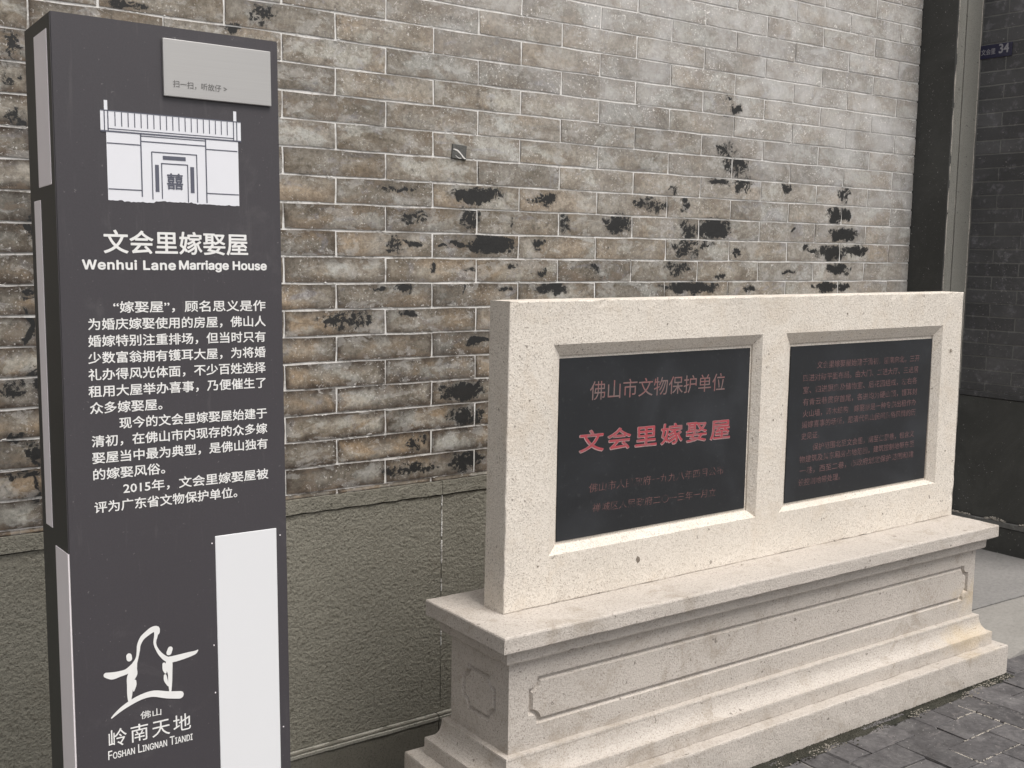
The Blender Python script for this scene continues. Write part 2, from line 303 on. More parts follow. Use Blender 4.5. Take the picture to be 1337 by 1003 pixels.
LOGO = {'body_left': [(50.2, 1024.4, 4.1), (59.8, 1027.5, 5.9), (70.6, 1026.8, 4.8), (81.5, 1025.3, 4.4), (90.7, 1020.7, 5.2), (95.7, 1014.2, 3.7), (99.6, 1005.5, 2.2), (101.8, 994.5, 2.6), (103.1, 985.3, 3.0), (108.6, 975.0, 3.7), (118.0, 968.0, 4.4), (125.6, 964.1, 4.8), (132.3, 964.2, 4.8), (132.9, 970.0, 4.4)], 'right': [(132.3, 964.2, 4.4), (130.9, 975.3, 3.0), (128.7, 986.4, 2.2), (131.4, 996.5, 2.2), (137.5, 1007.3, 3.0), (146.6, 1016.8, 4.1), (154.1, 1019.4, 5.2), (167.5, 1019.0, 5.2), (183.0, 1017.4, 4.4), (194.7, 1015.8, 3.0), (199.5, 1012.8, 1.1)], 'ltorso': [(96.4, 1015.5, 3.0), (93.5, 1025.1, 5.2), (89.2, 1035.6, 6.7), (87.3, 1048.5, 5.2), (86.1, 1063.4, 4.1), (85.7, 1076.6, 2.2)], 'lleg': [(94.8, 1043.2, 2.2), (94.2, 1050.0, 3.0), (92.5, 1059.1, 1.1)], 'rtorso': [(151.5, 1019.7, 5.2), (150.8, 1031.1, 5.9), (152.3, 1043.0, 3.7), (151.9, 1058.4, 3.3), (151.9, 1072.0, 1.8)], 'rhip': [(142.6, 1024.8, 2.6), (143.5, 1033.5, 3.3), (144.8, 1039.6, 1.8)], 'rleg': [(143.9, 1044.4, 2.2), (144.9, 1052.3, 3.0), (148.4, 1062.3, 1.1)], 'lhip': [(96.2, 1020.0, 2.2), (96.6, 1031.4, 2.6), (93.8, 1038.5, 1.8)], 'lhead': [(86.6, 1000.2, 4.4), (87.2, 1004.9, 4.4)], 'rhead': [(153.5, 1001.5, 4.1), (151.4, 1007.3, 4.4)], 'ground': [(56.5, 1095.7, 1.1), (63.2, 1090.5, 2.2), (74.2, 1083.5, 3.3), (89.0, 1076.6, 4.1), (105.7, 1071.5, 4.4), (124.4, 1070.6, 5.2), (146.8, 1077.5, 5.9), (167.7, 1082.1, 6.3)]}
# ------------------------------------------------------------------ mesh helpers
def link_mesh(name, bm, mat, parent=None, smooth=False):
    me = bpy.data.meshes.new(name)
    bmesh.ops.recalc_face_normals(bm, faces=bm.faces) if len(bm.faces) < 200000 else None
    bm.to_mesh(me); bm.free()
    for m in (mat if isinstance(mat, (list, tuple)) else [mat]): me.materials.append(m)
    if smooth: me.polygons.foreach_set('use_smooth', [True] * len(me.polygons))
    return link_data(name, me, parent)
def link_data(name, me, parent=None):
    o = bpy.data.objects.new(name, me); col.objects.link(o)
    if parent: o.parent = parent
    return o
def empty(name, label, cat, loc=(0, 0, 0), group=None):
    o = bpy.data.objects.new(name, None); col.objects.link(o); o.location = loc
    o['label'] = label; o['category'] = cat
    if group: o['group'] = group
    return o
def structure(o, label=None, cat=None):
    o['kind'] = 'structure'
    if label: o['label'] = label
    if cat: o['category'] = cat
    return o
def box(bm, x0, x1, y0, y1, z0, z1, mi=0):
    v = [bm.verts.new(c) for c in ((x0, y0, z0), (x1, y0, z0), (x1, y1, z0), (x0, y1, z0), (x0, y0, z1), (x1, y0, z1), (x1, y1, z1), (x0, y1, z1))]
    fs = [bm.faces.new([v[i] for i in q]) for q in ((0, 1, 5, 4), (1, 2, 6, 5), (2, 3, 7, 6), (3, 0, 4, 7), (4, 5, 6, 7), (3, 2, 1, 0))]
    for f in fs: f.material_index = mi
    return v, fs
def box_obj(name, x0, x1, y0, y1, z0, z1, mat, parent=None, bev=0.0, seg=2):
    bm = bmesh.new(); box(bm, x0, x1, y0, y1, z0, z1)
    if bev: bmesh.ops.bevel(bm, geom=list(bm.edges), offset=bev, segments=seg, profile=.6, affect='EDGES')
    return link_mesh(name, bm, mat, parent)
def prism(bm, pts, z0, z1, axis='z', mi=0):
    """closed polygon pts (a,b) extruded along an axis"""
    def P(a, b, t): return {'z': (a, b, t), 'y': (a, t, b), 'x': (t, a, b)}[axis]
    lo = [bm.verts.new(P(a, b, z0)) for a, b in pts]; hi = [bm.verts.new(P(a, b, z1)) for a, b in pts]
    n = len(pts)
    for i in range(n): bm.faces.new((lo[i], lo[(i + 1) % n], hi[(i + 1) % n], hi[i])).material_index = mi
    bm.faces.new(lo[::-1]).material_index = mi; bm.faces.new(hi).material_index = mi
def wobble(bm, amp, scale=30., seed=0.):
    off = Vector((seed, seed * 1.7, -seed))
    for v in bm.verts:
        v.co += mnoise.noise_vector(v.co * scale + off) * amp

def project(p):
    d = Rm.transposed() @ (Vector(p) - CAM)
    if d.y < .05: return None
    return 668.5 + FPX * d.x / d.y, 501.5 - FPX * d.z / d.y
def in_view(p, pad=60):
    q = project(p)
    return q is not None and -pad < q[0] < 1337 + pad and -pad < q[1] < 1003 + pad

# ------------------------------------------------------------------ bricks
BH, HL = .065, .13972                     # course height, half brick
def brick_mesh(name, L, H, seed, mat, gap=.0038, jit=.0013):
    rnd = random.Random(seed); bm = bmesh.new()
    x0, x1, z0, z1 = gap / 2, L - gap / 2, gap / 2, H - gap / 2
    nx = 4 if L > .16 else 2
    per = [(x0 + (x1 - x0) * i / nx, z0) for i in range(nx + 1)] + [(x1, (z0 + z1) / 2)] + [(x1 - (x1 - x0) * i / nx, z1) for i in range(nx + 1)] + [(x0, (z0 + z1) / 2)]
    cx, cz = (x0 + x1) / 2, (z0 + z1) / 2
    f = []; b = []
    for x, z in per:
        jx, jz = rnd.uniform(-jit, jit), rnd.uniform(-jit, jit)
        f.append(bm.verts.new((x + jx - (.0010 if x > cx else -.0010), 0, z + jz - (.0010 if z > cz else -.0010))))
        b.append(bm.verts.new((x + jx, .012, z + jz)))
    n = len(per)
    bm.faces.new((f[n - 1], f[0], f[1], f[nx * 2 + 1])) if nx == 99 else None
    top = [f[2 * nx + 2 - i] for i in range(nx + 1)]      # f[nx+2 .. 2nx+2] runs right to left
    for i in range(nx): bm.faces.new((f[i], f[i + 1], top[i + 1], top[i]))
    bm.faces.new((f[nx], f[nx + 1], f[nx + 2])); bm.faces.new((f[0], top[0], f[n - 1]))
    for i in range(n): bm.faces.new((f[i], b[i], b[(i + 1) % n], f[(i + 1) % n]))
    bmesh.ops.triangulate(bm, faces=[q for q in bm.faces if len(q.verts) > 4])
    bmesh.ops.recalc_face_normals(bm, faces=bm.faces)
    me = bpy.data.meshes.new(name); bm.to_mesh(me); bm.free(); me.materials.append(mat)
    return me
def join_into(bm, me, mat4):
    n0 = len(bm.verts); bm.from_mesh(me); bm.verts.ensure_lookup_table()
    for v in bm.verts[n0:]: v.co = mat4 @ v.co

wall = empty('brick_wall', 'old grey-brown brick wall with white joints and peeling black patches', 'wall', (0, 0, -1.95))
WZ = 1.95
XC = 2.5035                               # the corner where the brick ends
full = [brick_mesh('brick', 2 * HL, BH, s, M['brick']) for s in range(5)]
cache = {}
def cut_mesh(L):
    key = round(L, 3)
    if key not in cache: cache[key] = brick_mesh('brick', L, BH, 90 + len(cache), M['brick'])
    return cache[key]
cands = []
for k in range(-20, 18):                  # course k lies between joints k and k+1, counted down
    zt = -k * BH; zb = zt - BH
    if k == 17: zb = -1.1155
    i = -16 if k % 2 == 0 else -17
    while i * HL < XC - .01:
        x0 = i * HL; x1 = min(x0 + 2 * HL, XC)
        i += 2
        vis = sum(in_view((x, 0, z), 0) for x in (x0, (x0 + x1) / 2, x1) for z in (zb, zt))
        q0, q1 = project((x0, 0, zb)), project((x1, 0, zt))
        area = abs(q1[0] - q0[0]) * abs(q1[1] - q0[1]) if q0 and q1 else 0
        cands.append((vis > 0, area, x0, x1, zb, zt, k))
cands.sort(key=lambda c: (not c[0], -c[1]))
rest = bmesh.new()
rb = random.Random(11)
for n, (vis, area, x0, x1, zb, zt, k) in enumerate(cands):
    L = x1 - x0
    if k == 17: me = full[n % 5] if False else None
    me = full[rb.randrange(5)] if abs(L - 2 * HL) < 1e-4 else cut_mesh(L)
    H = zt - zb
    dy = rb.uniform(-.0008, .0001); ry = rb.uniform(-.0022, .0022); rz = rb.uniform(-.0022, .0022); rx = rb.uniform(-.008, .008)
    if vis and n < 300:
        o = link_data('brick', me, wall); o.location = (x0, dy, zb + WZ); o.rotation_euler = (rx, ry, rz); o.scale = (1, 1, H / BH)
        sp = []
        for bx, bz, brx, brz, s in BLOBS:
            ox = max(0, min(x1, bx + brx) - max(x0, bx - brx)); oz = max(0, min(zt, bz + brz) - max(zb, bz - brz))
            if ox * oz > 0: sp.append((ox * oz * s, bx, bz, brx, brz, s))
        sp.sort(reverse=True); sp = sp[:3]
        if sp:
            o['coat_amount'] = [float(q[5]) for q in sp] + [0.0] * (3 - len(sp))
            for j, q in enumerate(sp):
                o['coat_spot%d' % j] = [q[1], 0.0, q[2]]; o['coat_size%d' % j] = [1 / q[3], 0.0, 1 / q[4]]
    else:
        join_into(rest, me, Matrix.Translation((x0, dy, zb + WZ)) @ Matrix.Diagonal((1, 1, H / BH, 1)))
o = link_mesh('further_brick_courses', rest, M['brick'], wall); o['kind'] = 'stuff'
# mortar bed: a finely wavering surface just behind the brick faces
bm = bmesh.new(); box(bm, -2.45, XC - .004, .0017, .30, -1.1155 + WZ, 21 * BH + WZ)
o = link_mesh('mortar', bm, M['mortar'], wall)
# lime squeezed out of the joints: short rough beads standing a little proud
bm = bmesh.new(); rl = random.Random(5)
def crumb(bm, c, sx, sy, sz, rnd):
    vs = [bm.verts.new((c[0] + sx * dx * rnd.uniform(.6, 1.2), c[1] + sy * dy_ * rnd.uniform(.6, 1.2), c[2] + sz * dz * rnd.uniform(.6, 1.2))) for dx, dy_, dz in ((-1, 0, 0), (1, 0, 0), (0, -1, 0), (0, 1, 0), (0, 0, 1), (0, 0, -1))]
    for a, b_, c_ in ((0, 2, 4), (2, 1, 4), (1, 3, 4), (3, 0, 4), (2, 0, 5), (1, 2, 5), (3, 1, 5), (0, 3, 5)): bm.faces.new((vs[a], vs[b_], vs[c_]))
for q in range(2600):
    k = rl.randrange(-8, 18); x = rl.uniform(-.75, 2.49); z = -k * BH
    d = mnoise.noise(Vector((x * 5, 0, z * 9)))
    if d < rl.uniform(-.25, .35): continue
    crumb(bm, (x, -.0003, z + rl.gauss(0, .0012) + WZ), rl.uniform(.001, .0055), rl.uniform(.0006, .0016), rl.uniform(.0008, .0022), rl)
o = link_mesh('mortar_crumbs', bm, M['mortar'], wall); o['kind'] = 'stuff'
# carved chip in the brick
ch = empty('carved_stone_chip', 'small square grey chip with a curved scratch set on a brick of the wall', 'stone chip', (.497, -.0005, -.262))
ch.rotation_euler = (0, R_(4), 0)
bm = bmesh.new(); box(bm, -.023, .022, -.0045, .002, 0, .038)
bmesh.ops.bevel(bm, geom=list(bm.edges), offset=.0015, segments=1, affect='EDGES')
M['chip'] = mat_granite('dark_grey_chip', (.12, .118, .11), (.07, .068, .065), (.045, .045, .045), None, .6, .3, .5)
link_mesh('chip_face', bm, M['chip'], ch)
def ribbon(bm, pts, wd, y, y2=None):
    """flat stroke with round-ish ends through (x, z, halfwidth)"""
    P = []
    for i in range(len(pts) - 1):
        a, b_ = pts[i], pts[i + 1]; n = 4
        pa = pts[i - 1] if i else a; pb = pts[i + 2] if i + 2 < len(pts) else b_
        for t in range(n):
            t /= n; t2, t3 = t * t, t * t * t
            P.append(tuple(.5 * ((2 * a[j]) + (-pa[j] + b_[j]) * t + (2 * pa[j] - 5 * a[j] + 4 * b_[j] - pb[j]) * t2 + (-pa[j] + 3 * a[j] - 3 * b_[j] + pb[j]) * t3) for j in range(3)))
    P.append(tuple(pts[-1]))
    def cap(c, d, r, s):
        out = []
        for q in range(1, 6):
            an = -math.pi / 2 + math.pi * q / 6
            out.append((c[0] + s * d[0] * math.cos(an) * r - d[1] * math.sin(an) * r * s, c[1] + s * d[1] * math.cos(an) * r + d[0] * math.sin(an) * r * s))
        return out
    Lp, Rp = [], []
    for i, (x, z, h) in enumerate(P):
        a = P[max(0, i - 1)]; b_ = P[min(len(P) - 1, i + 1)]
        dx, dz = b_[0] - a[0], b_[1] - a[1]; l = math.hypot(dx, dz) or 1; dx /= l; dz /= l
        h = max(h, .0002) * wd
        Lp.append((x - dz * h, z + dx * h)); Rp.append((x + dz * h, z - dx * h))
        if i == 0: c0 = cap((x, z), (dx, dz), h, -1)
        if i == len(P) - 1: c1 = cap((x, z), (dx, dz), h, 1)
    quads = [(Lp[i], Lp[i + 1], Rp[i + 1], Rp[i]) for i in range(len(P) - 1)]
    for q in quads: bm.faces.new([bm.verts.new((p[0], y, p[1])) for p in q])
    bm.faces.new([bm.verts.new((p[0], y, p[1])) for p in ([Rp[-1]] + c1 + [Lp[-1]])])
    bm.faces.new([bm.verts.new((p[0], y, p[1])) for p in ([Lp[0]] + c0 + [Rp[0]])])
bm = bmesh.new(); ribbon(bm, [(-.020, .024, .0012), (-.008, .022, .002), (.004, .014, .0016), (.013, .006, .002), (.019, .004, .001)], 1, -.0052)
ribbon(bm, [(-.012, .008, .0006), (-.002, .003, .0009), (.006, .004, .0005)], 1, -.0052)
link_mesh('scratch', bm, M['mortar'], ch)

# ---- stone dado under the brick
def rough_slab(name, x0, x1, z0, z1, yf, yb, mat, parent, nx=None, nz=None, amp=.0016, chamf=0., base=0.):
    L = x1 - x0; H = z1 - z0; nx = nx or max(2, int(L / .02)); nz = nz or max(2, int(H / .03)); bm = bmesh.new()
    g = [[None] * (nz + 1) for _ in range(nx + 1)]
    for i in range(nx + 1):
        for j in range(nz + 1):
            x = x0 + L * i / nx; z = z0 + H * j / nz
            v = Vector((x, yf, z)); nn = mnoise.noise_vector(v * 31 + Vector((base, 0, 0)))
            e = 1.0 if j in (0, nz) else .5
            v += Vector((nn.x * amp * .4, nn.y * amp * e, nn.z * amp * (1 if j in (0, nz) else .3)))
            if chamf and j == nz: v.y += chamf
            g[i][j] = bm.verts.new(v)
    for i in range(nx):
        for j in range(nz): bm.faces.new((g[i][j], g[i + 1][j], g[i + 1][j + 1], g[i][j + 1]))
    ring = [g[i][0] for i in range(nx + 1)] + [g[nx][j] for j in range(1, nz + 1)] + [g[i][nz] for i in range(nx - 1, -1, -1)] + [g[0][j] for j in range(nz - 1, 0, -1)]
    bk = [bm.verts.new((v.co.x, yb, v.co.z)) for v in ring]; n = len(ring)
    for i in range(n): bm.faces.new((ring[i], bk[i], bk[(i + 1) % n], ring[(i + 1) % n]))
    return link_mesh(name, bm, mat, parent)
for a, b_ in ((-2.45, -1.02), (-1.017, .4513), (.4533, 1.50), (1.504, XC)):
    rough_slab('dado_coping', a if a != .4545 else .4545, b_, -1.1525 + WZ, -1.1165 + WZ, -.0065, .2, M['dado'], wall, amp=.0022)
    rough_slab('dado_slab', a, b_, -1.7635 + WZ, -1.1560 + WZ, -.002, .2, M['dado'], wall, amp=.0020, base=a)
for a, b_ in ((-2.45, -1.30), (-1.297, .438), (.441, XC)):
    rough_slab('footing_stone', a, b_, .0 + .0, -1.7665 + WZ, -.016, .2, M['dado_low'], wall, amp=.0022, base=a)
    rough_slab('footing_ledge', a, b_, -1.7805 + WZ, -1.7655 + WZ, -.0185, .19, M['ledge'], wall, nz=2, amp=.0014, chamf=.013)
# white mortar runs in the upright joint
bm = bmesh.new(); z = -1.158
while z > -1.60:
    h = rl.uniform(.010, .06); 
    if rl.random() < (.93 if z > -1.3 else .55):
        wv = rl.uniform(.0020, .0034)
        zz = z
        while zz > z - h:
            crumb(bm, (.4523 + .0012 * mnoise.noise(Vector((0, 0, zz * 40))), -.0036, zz + WZ), wv * rl.uniform(.6, 1.2), .0016, .0045, rl); zz -= .0035
    z -= h + rl.uniform(.002, .018)
o = link_mesh('joint_mortar', bm, M['mortar'], wall); o['kind'] = 'stuff'

# ------------------------------------------------------------------ pilaster at the corner
PY = -.1435; XR = 2.654
pil = empty('stone_pilaster', 'dark stone pilaster with moulded grey face between the brick wall and the darker side wall', 'pilaster', (XC, 0, -1.70))
bm = bmesh.new()
prof = [(0, .25), (0, PY + .004), (.0035, PY)]
bm2 = [(XC - 2.5035, 0)]
P1 = [(0.0005, .25), (0.0005, PY + .0035), (.0040, PY)]
prism(bm, [(0, .28), (0, PY + .0035), (.0035, PY), (.0070, PY), (.0070, .28)], 0, 3.2)
dark = link_mesh('side_face', bm, M['paint_smooth'], pil)
bm = bmesh.new()
prism(bm, [(.0072, .28), (.0072, PY + .001), (.0105, PY + .010), (.0150, PY + .0135), (.0205, PY + .0130), (.0270, PY + .0095), (.035, PY + .0055), (.046, PY + .0025), (.0520, PY + .0020), (.0528, PY + .0095), (.0562, PY + .0095), (.0570, PY + .0008), (.070, PY), (.1440, PY), (.1480, PY + .002), (.1480, .28)], 0, 3.2)
link_mesh('moulded_face', bm, M['pilaster'], pil)
def arris(x, y, r, parent, zt, seed, name='worn_edge'):
    bm = bmesh.new(); rings = []; n = 160
    for i in range(n + 1):
        z = zt * i / n; s = r * (1 + .55 * mnoise.noise(Vector((seed, 0, z * 14))) + .35 * mnoise.noise(Vector((seed, 3, z * 60)))); ox = .0006 * mnoise.noise(Vector((9, seed, z * 18)))
        rings.append([bm.verts.new((x + ox + s * math.cos(a), y + s * math.sin(a), z)) for a in [q * math.pi / 3 for q in range(6)]])
    for i in range(n):
        for q in range(6): bm.faces.new((rings[i][q], rings[i][(q + 1) % 6], rings[i + 1][(q + 1) % 6], rings[i + 1][q]))
    return link_mesh(name, bm, M['arris'], parent, True)
arris(.0048, PY + .0018, .0025, pil, 3.2, 1.0)
arris(.1486, PY + .0026, .0034, pil, 3.2, 5.0)
arris(.0515, PY + .0035, .0014, pil, 3.2, 8.0)

# ------------------------------------------------------------------ darker side wall coming towards the camera
sw = empty('painted_brick_side_wall', 'black painted brick wall at the right edge with a blue house number plate on it', 'wall', (XR, PY, -1.60))
SZ = 1.60; SH = .0487; YE = -.62
def side_place(o, y_left, zb):           # brick whose long side runs towards the camera, face to -x
    o.location = (0, y_left - PY, zb + SZ); o.rotation_euler = (rb.uniform(-.004, .004), 0, R_(-90))
sm = {}
def side_mesh(L):
    k = round(L, 3)
    if k not in sm: sm[k] = brick_mesh('brick', L, SH, 300 + len(sm), M['paint_brick'], .0032, .0007)
    return sm[k]
rest = bmesh.new(); zt0 = .3605
for r in range(-14, 28):
    zt = zt0 - SH * r; zb = zt - SH
    if zb < -.985: 
        if zt < -.983: break
        zb = -.982
    ys = [PY - .003, -.243 if r % 2 == 1 or r % 2 == -1 else -.343]
    while ys[-1] > YE: ys.append(ys[-1] - .20)
    ys[-1] = YE
    for a, b_ in zip(ys[:-1], ys[1:]):
        L = a - b_
        if L < .01: continue
        me = side_mesh(L)
        if in_view((XR, (a + b_) / 2, zt), 30) or in_view((XR, a, zb), 30):
            o = link_data('brick', me, sw); side_place(o, a, zb); o.scale = (1, 1, (zt - zb) / SH); o.location.x += rb.uniform(-.0007, .0007)
        else:
            join_into(rest, me, Matrix.Translation((0, a - PY, zb + SZ)) @ Matrix.Rotation(R_(-90), 4, 'Z') @ Matrix.Diagonal((1, 1, (zt - zb) / SH, 1)))
o = link_mesh('further_brick_courses', rest, M['paint_brick'], sw); o['kind'] = 'stuff'
box_obj('joint_bed', .0014, .5, YE - PY + .002, .28, -.983 + SZ, zt0 + 14 * SH + SZ, M['joint_dark'], sw)
box_obj('dado_coping', -.004, .5, YE - PY, -.001, -1.004 + SZ, -.984 + SZ, M['paint_brick'], sw, .002)
box_obj('dado_slab', -.001, .49, YE - PY, -.001, -1.4490 + SZ, -1.006 + SZ, M['paint_smooth'], sw, .002)
box_obj('footing_ledge', -.013, .48, YE - PY, -.001, -1.4700 + SZ, -1.4510 + SZ, M['joint_dark'], sw, .002)
box_obj('footing_stone', -.010, .47, YE - PY, -.001, -.20 , -1.4720 + SZ, M['paint_smooth'], sw, .002)
bm = bmesh.new()
for q in range(420):
    y = rl.uniform(-.62, PY - .002); t = mnoise.noise(Vector((0, y * 14, 0)))
    if t < -.1: continue
    crumb(bm, (-.011 + rl.uniform(-.003, .008), y - PY, -1.449 + SZ + rl.uniform(0, .010) * (t + .4)), rl.uniform(.001, .003), rl.uniform(.002, .007), rl.uniform(.001, .003), rl)
o = link_mesh('plaster_crumbs', bm, M['arris'], sw); o['kind'] = 'stuff'
# flecks of plaster spattered on the dark faces
bm = bmesh.new()
for q in range(2600):
    y = rl.uniform(-.62, PY - .004); z = rl.uniform(-1.44, .42)
    if mnoise.noise(Vector((7, y * 6, z * 4))) < rl.uniform(-.1, .5): continue
    s = rl.uniform(.0008, .0024)
    crumb(bm, (-.0012, y - PY, z + SZ), .0006, s * rl.uniform(.6, 1.8), s, rl)
M['fleck'] = flat_mat('chalky_fleck', (.26, .25, .25), .9, .2, .4, 90)
o = link_mesh('plaster_flecks', bm, M['fleck'], sw); o['kind'] = 'stuff'
bm = bmesh.new()
for q in range(260):
    y = rl.uniform(PY + .004, -.004); z = rl.uniform(-.7, .5)
    if mnoise.noise(Vector((3, y * 9, z * 5))) < rl.uniform(-.2, .5): continue
    s = rl.uniform(.0006, .0015)
    crumb(bm, (-.0003, y, z + 1.70), .0006, s * rl.uniform(.6, 1.6), s, rl)
o = link_mesh('plaster_flecks', bm, M['fleck'], pil); o['kind'] = 'stuff'

# ------------------------------------------------------------------ text
import os
FONT = None
try:
    FONT = bpy.data.fonts.load(os.path.join(bpy.utils.system_resource('DATAFILES'), 'fonts', 'Inter.woff2'))
except Exception:
    FONT = None
def glyphs(s, size=1.0, offset=0.0, res=3, small_caps=False, spacing=1.0, shear=0.0):
    cu = bpy.data.curves.new('t', 'FONT')
    if FONT is not None and all(ord(c) < 128 for c in s): cu.font = FONT
    cu.body = s; cu.size = 1.0; cu.offset = offset; cu.resolution_u = res; cu.space_character = spacing; cu.shear = shear
    if small_caps:
        cu.small_caps_scale = .74
        for f in cu.body_format: f.use_small_caps = True
    o = bpy.data.objects.new('t', cu); col.objects.link(o)
    dg = bpy.context.evaluated_depsgraph_get(); dg.update()
    me = bpy.data.meshes.new_from_object(o.evaluated_get(dg))
    bpy.data.objects.remove(o); bpy.data.curves.remove(cu)
    return me
def text_part(name, s, parent, mat, x0, x1, zc, y, em=None, z0=None, z1=None, offset=0.0, slope=0.0, thick=.0002, **kw):
    """ink of the line runs from x0 to x1; height from the em (centred on zc) or from z0..z1; flat print just proud of the surface"""
    bold = offset; me = glyphs(s, offset=0.0, **kw); vs = me.vertices
    xs = [v.co.x for v in vs]; ys = [v.co.y for v in vs]
    ax, bx, ay, by = min(xs), max(xs), min(ys), max(ys); sx = (x1 - x0) / (bx - ax)
    if em is None: sz = (z1 - z0) / (by - ay); oz = z0 - ay * sz
    else: sz = em; oz = zc - .36 * em
    bm = bmesh.new(); bm.from_mesh(me); bpy.data.meshes.remove(me)
    for v in bm.verts:
        X, Z = v.co.x, v.co.y
        xx = x0 + (X - ax) * sx
        v.co = (xx, y, oz + Z * sz + slope * (xx - x0))
    for v in bm.verts: v.co.y -= thick
    if bold:
        base = list(bm.faces); d = abs(bold) * sz
        for q, (ux, uz) in enumerate(((.9, 0), (-.9, 0), (0, .8), (0, -.8), (.6, .6), (-.6, -.6), (.6, -.6), (-.6, .6))):
            g = bmesh.ops.duplicate(bm, geom=base)
            for v in [e for e in g['geom'] if isinstance(e, bmesh.types.BMVert)]: v.co += Vector((ux * d, -.000012 * (q + 1), uz * d))
    m2 = bpy.data.meshes.new(name); bm.to_mesh(m2); bm.free(); m2.materials.append(mat)
    return link_data(name, m2, parent)

plate = empty('house_number_plate', 'small navy enamel house number plate 34 on the dark side wall', 'number plate', (XR - .0012, -.205, .238))
plate.rotation_euler = (0, R_(0), R_(-90))   # local x runs towards the camera, local -y faces the alley
box_obj('plate_body', -.0600, .0600, -.0022, .0005, -.0250, .0225, M['plate_blue'], plate, .001)
_f, FONT = FONT, None
text_part('text', '34', plate, M['num_white'], .012, .048, 0, -.0024, z0=-.0115, z1=.0195, offset=.03)
FONT = _f
text_part('text', '文会里', plate, M['num_white'], -.056, -.002, 0, -.0024, z0=-.012, z1=.0085, offset=.012)
# ------------------------------------------------------------------ ground
GZ = -1.70
yel = [((1.78, -.84, -1.47), (.13, .12, .075), .42), ((1.72, -.84, -1.57), (.17, .12, .05), .36)]
M['cream'] = mat_granite('cream_granite', (.655, .60, .53), (.40, .345, .29), (.17, .14, .115), (.50, .41, .31), 1.0, .7, .30, None)
M['plinth'] = mat_granite('pinkish_grey_granite', (.485, .44, .395), (.29, .25, .215), (.15, .13, .11), (.25, .205, .155), 1.0, .75, .48, yel)
M['apron_far'] = mat_concrete('grey_concrete', (.20, .192, .185), (.245, .235, .225), .35)
M['apron_near'] = mat_concrete('tan_grey_concrete', (.235, .222, .205), (.275, .262, .242), .30)
M['bedding'] = mat_concrete('sandy_joint', (.14, .13, .12), (.30, .28, .26), .8)
M['street'] = mat_concrete('street_paving', (.10, .096, .096), (.14, .135, .133), .4)
M['moss'] = mat_concrete('mossy_dirt', (.018, .019, .014), (.050, .046, .035), .5)
M['crumb'] = flat_mat('loose_mortar', (.21, .19, .16), .9, .2, .45, 120)

bm = bmesh.new(); F = 60
for x0, x1, y0, y1 in ((-F, F, -F, -.46), ):
    bm.faces.new([bm.verts.new(c) for c in ((x0, y0, GZ - .012), (x1, y0, GZ - .012), (x1, y1, GZ - .012), (x0, y1, GZ - .012))])
structure(link_mesh('ground', bm, M['street']))
bm = bmesh.new(); bm.faces.new([bm.verts.new(c) for c in ((-F, -.47, -1.93), (2.0, -.47, -1.93), (2.0, .1, -1.93), (-F, .1, -1.93))])
structure(link_mesh('drain_channel', bm, M['moss']))
bm = bmesh.new(); box(bm, -4, 2.0, -.47, -.43, -1.94, GZ - .002); structure(link_mesh('drain_wall', bm, M['apron_far']))
pave = bpy.data.objects.new('pavement', None); col.objects.link(pave); structure(pave); pave.location = (0, 0, GZ)
bm = bmesh.new(); box(bm, -4, 1.995, -.752, -.428, -.10, 0); link_mesh('concrete_strip', bm, M['apron_near'], pave)
# the concrete in front of the doorway rises gently to the side wall, in two castings with a worn joint
def ramp_z(x): return max(0.0, (x - 2.0) * .2064)
def casting(name, poly, mat):
    bm = bmesh.new(); vs = [bm.verts.new((x, y, 0)) for x, y in poly]; f = bm.faces.new(vs)
    bmesh.ops.triangulate(bm, faces=[f]); bmesh.ops.subdivide_edges(bm, edges=list(bm.edges), cuts=9, use_grid_fill=True)
    for v in bm.verts: v.co.z = ramp_z(v.co.x) + .0016 * mnoise.noise(v.co * 9)
    r = bmesh.ops.extrude_face_region(bm, geom=list(bm.faces))
    for v in [e for e in r['geom'] if isinstance(e, bmesh.types.BMVert)]: v.co.z -= .06
    return link_mesh(name, bm, mat, pave)
def jy(x): return -.523 - (x - 2.23) * .40
casting('concrete_casting', [(1.998, jy(2.0) + .004), (2.652, jy(2.65) + .004), (2.652, -.02), (1.998, -.02)], M['apron_far'])
casting('concrete_casting', [(1.998, -.768), (2.652, -.792), (2.652, jy(2.65) - .004), (1.998, jy(2.0) - .004)], M['apron_near'])
# paving bricks, three and three in basket weave
UN = .0885; hx0, hy0 = 1.548, -.929
def sett_mesh(seed):
    r = random.Random(seed); L, W = 2 * UN - .0035, UN - .0035; bm = bmesh.new()
    per = [(-L/2, -W/2), (0, -W/2), (L/2, -W/2), (L/2, W/2), (0, W/2), (-L/2, W/2)]
    a = [bm.verts.new((x * .985 + r.uniform(-.0014, .0014), y * .965 + r.uniform(-.0014, .0014), r.uniform(-.0012, .0010))) for x, y in per]
    b_ = [bm.verts.new((x + r.uniform(-.0012, .0012), y + r.uniform(-.0012, .0012), -.0035)) for x, y in per]
    c = [bm.verts.new((v.co.x, v.co.y, -.03)) for v in b_]
    bm.faces.new((a[0], a[1], a[4], a[5])); bm.faces.new((a[1], a[2], a[3], a[4]))
    for i in range(6):
        j = (i + 1) % 6; bm.faces.new((a[i], b_[i], b_[j], a[j])); bm.faces.new((b_[i], c[i], c[j], b_[j]))
    bmesh.ops.recalc_face_normals(bm, faces=bm.faces)
    me = bpy.data.meshes.new('paving_brick'); bm.to_mesh(me); bm.free(); me.materials.append(M['sett']); return me
setts = [sett_mesh(s) for s in range(7)]
far = bmesh.new(); rs = random.Random(21)
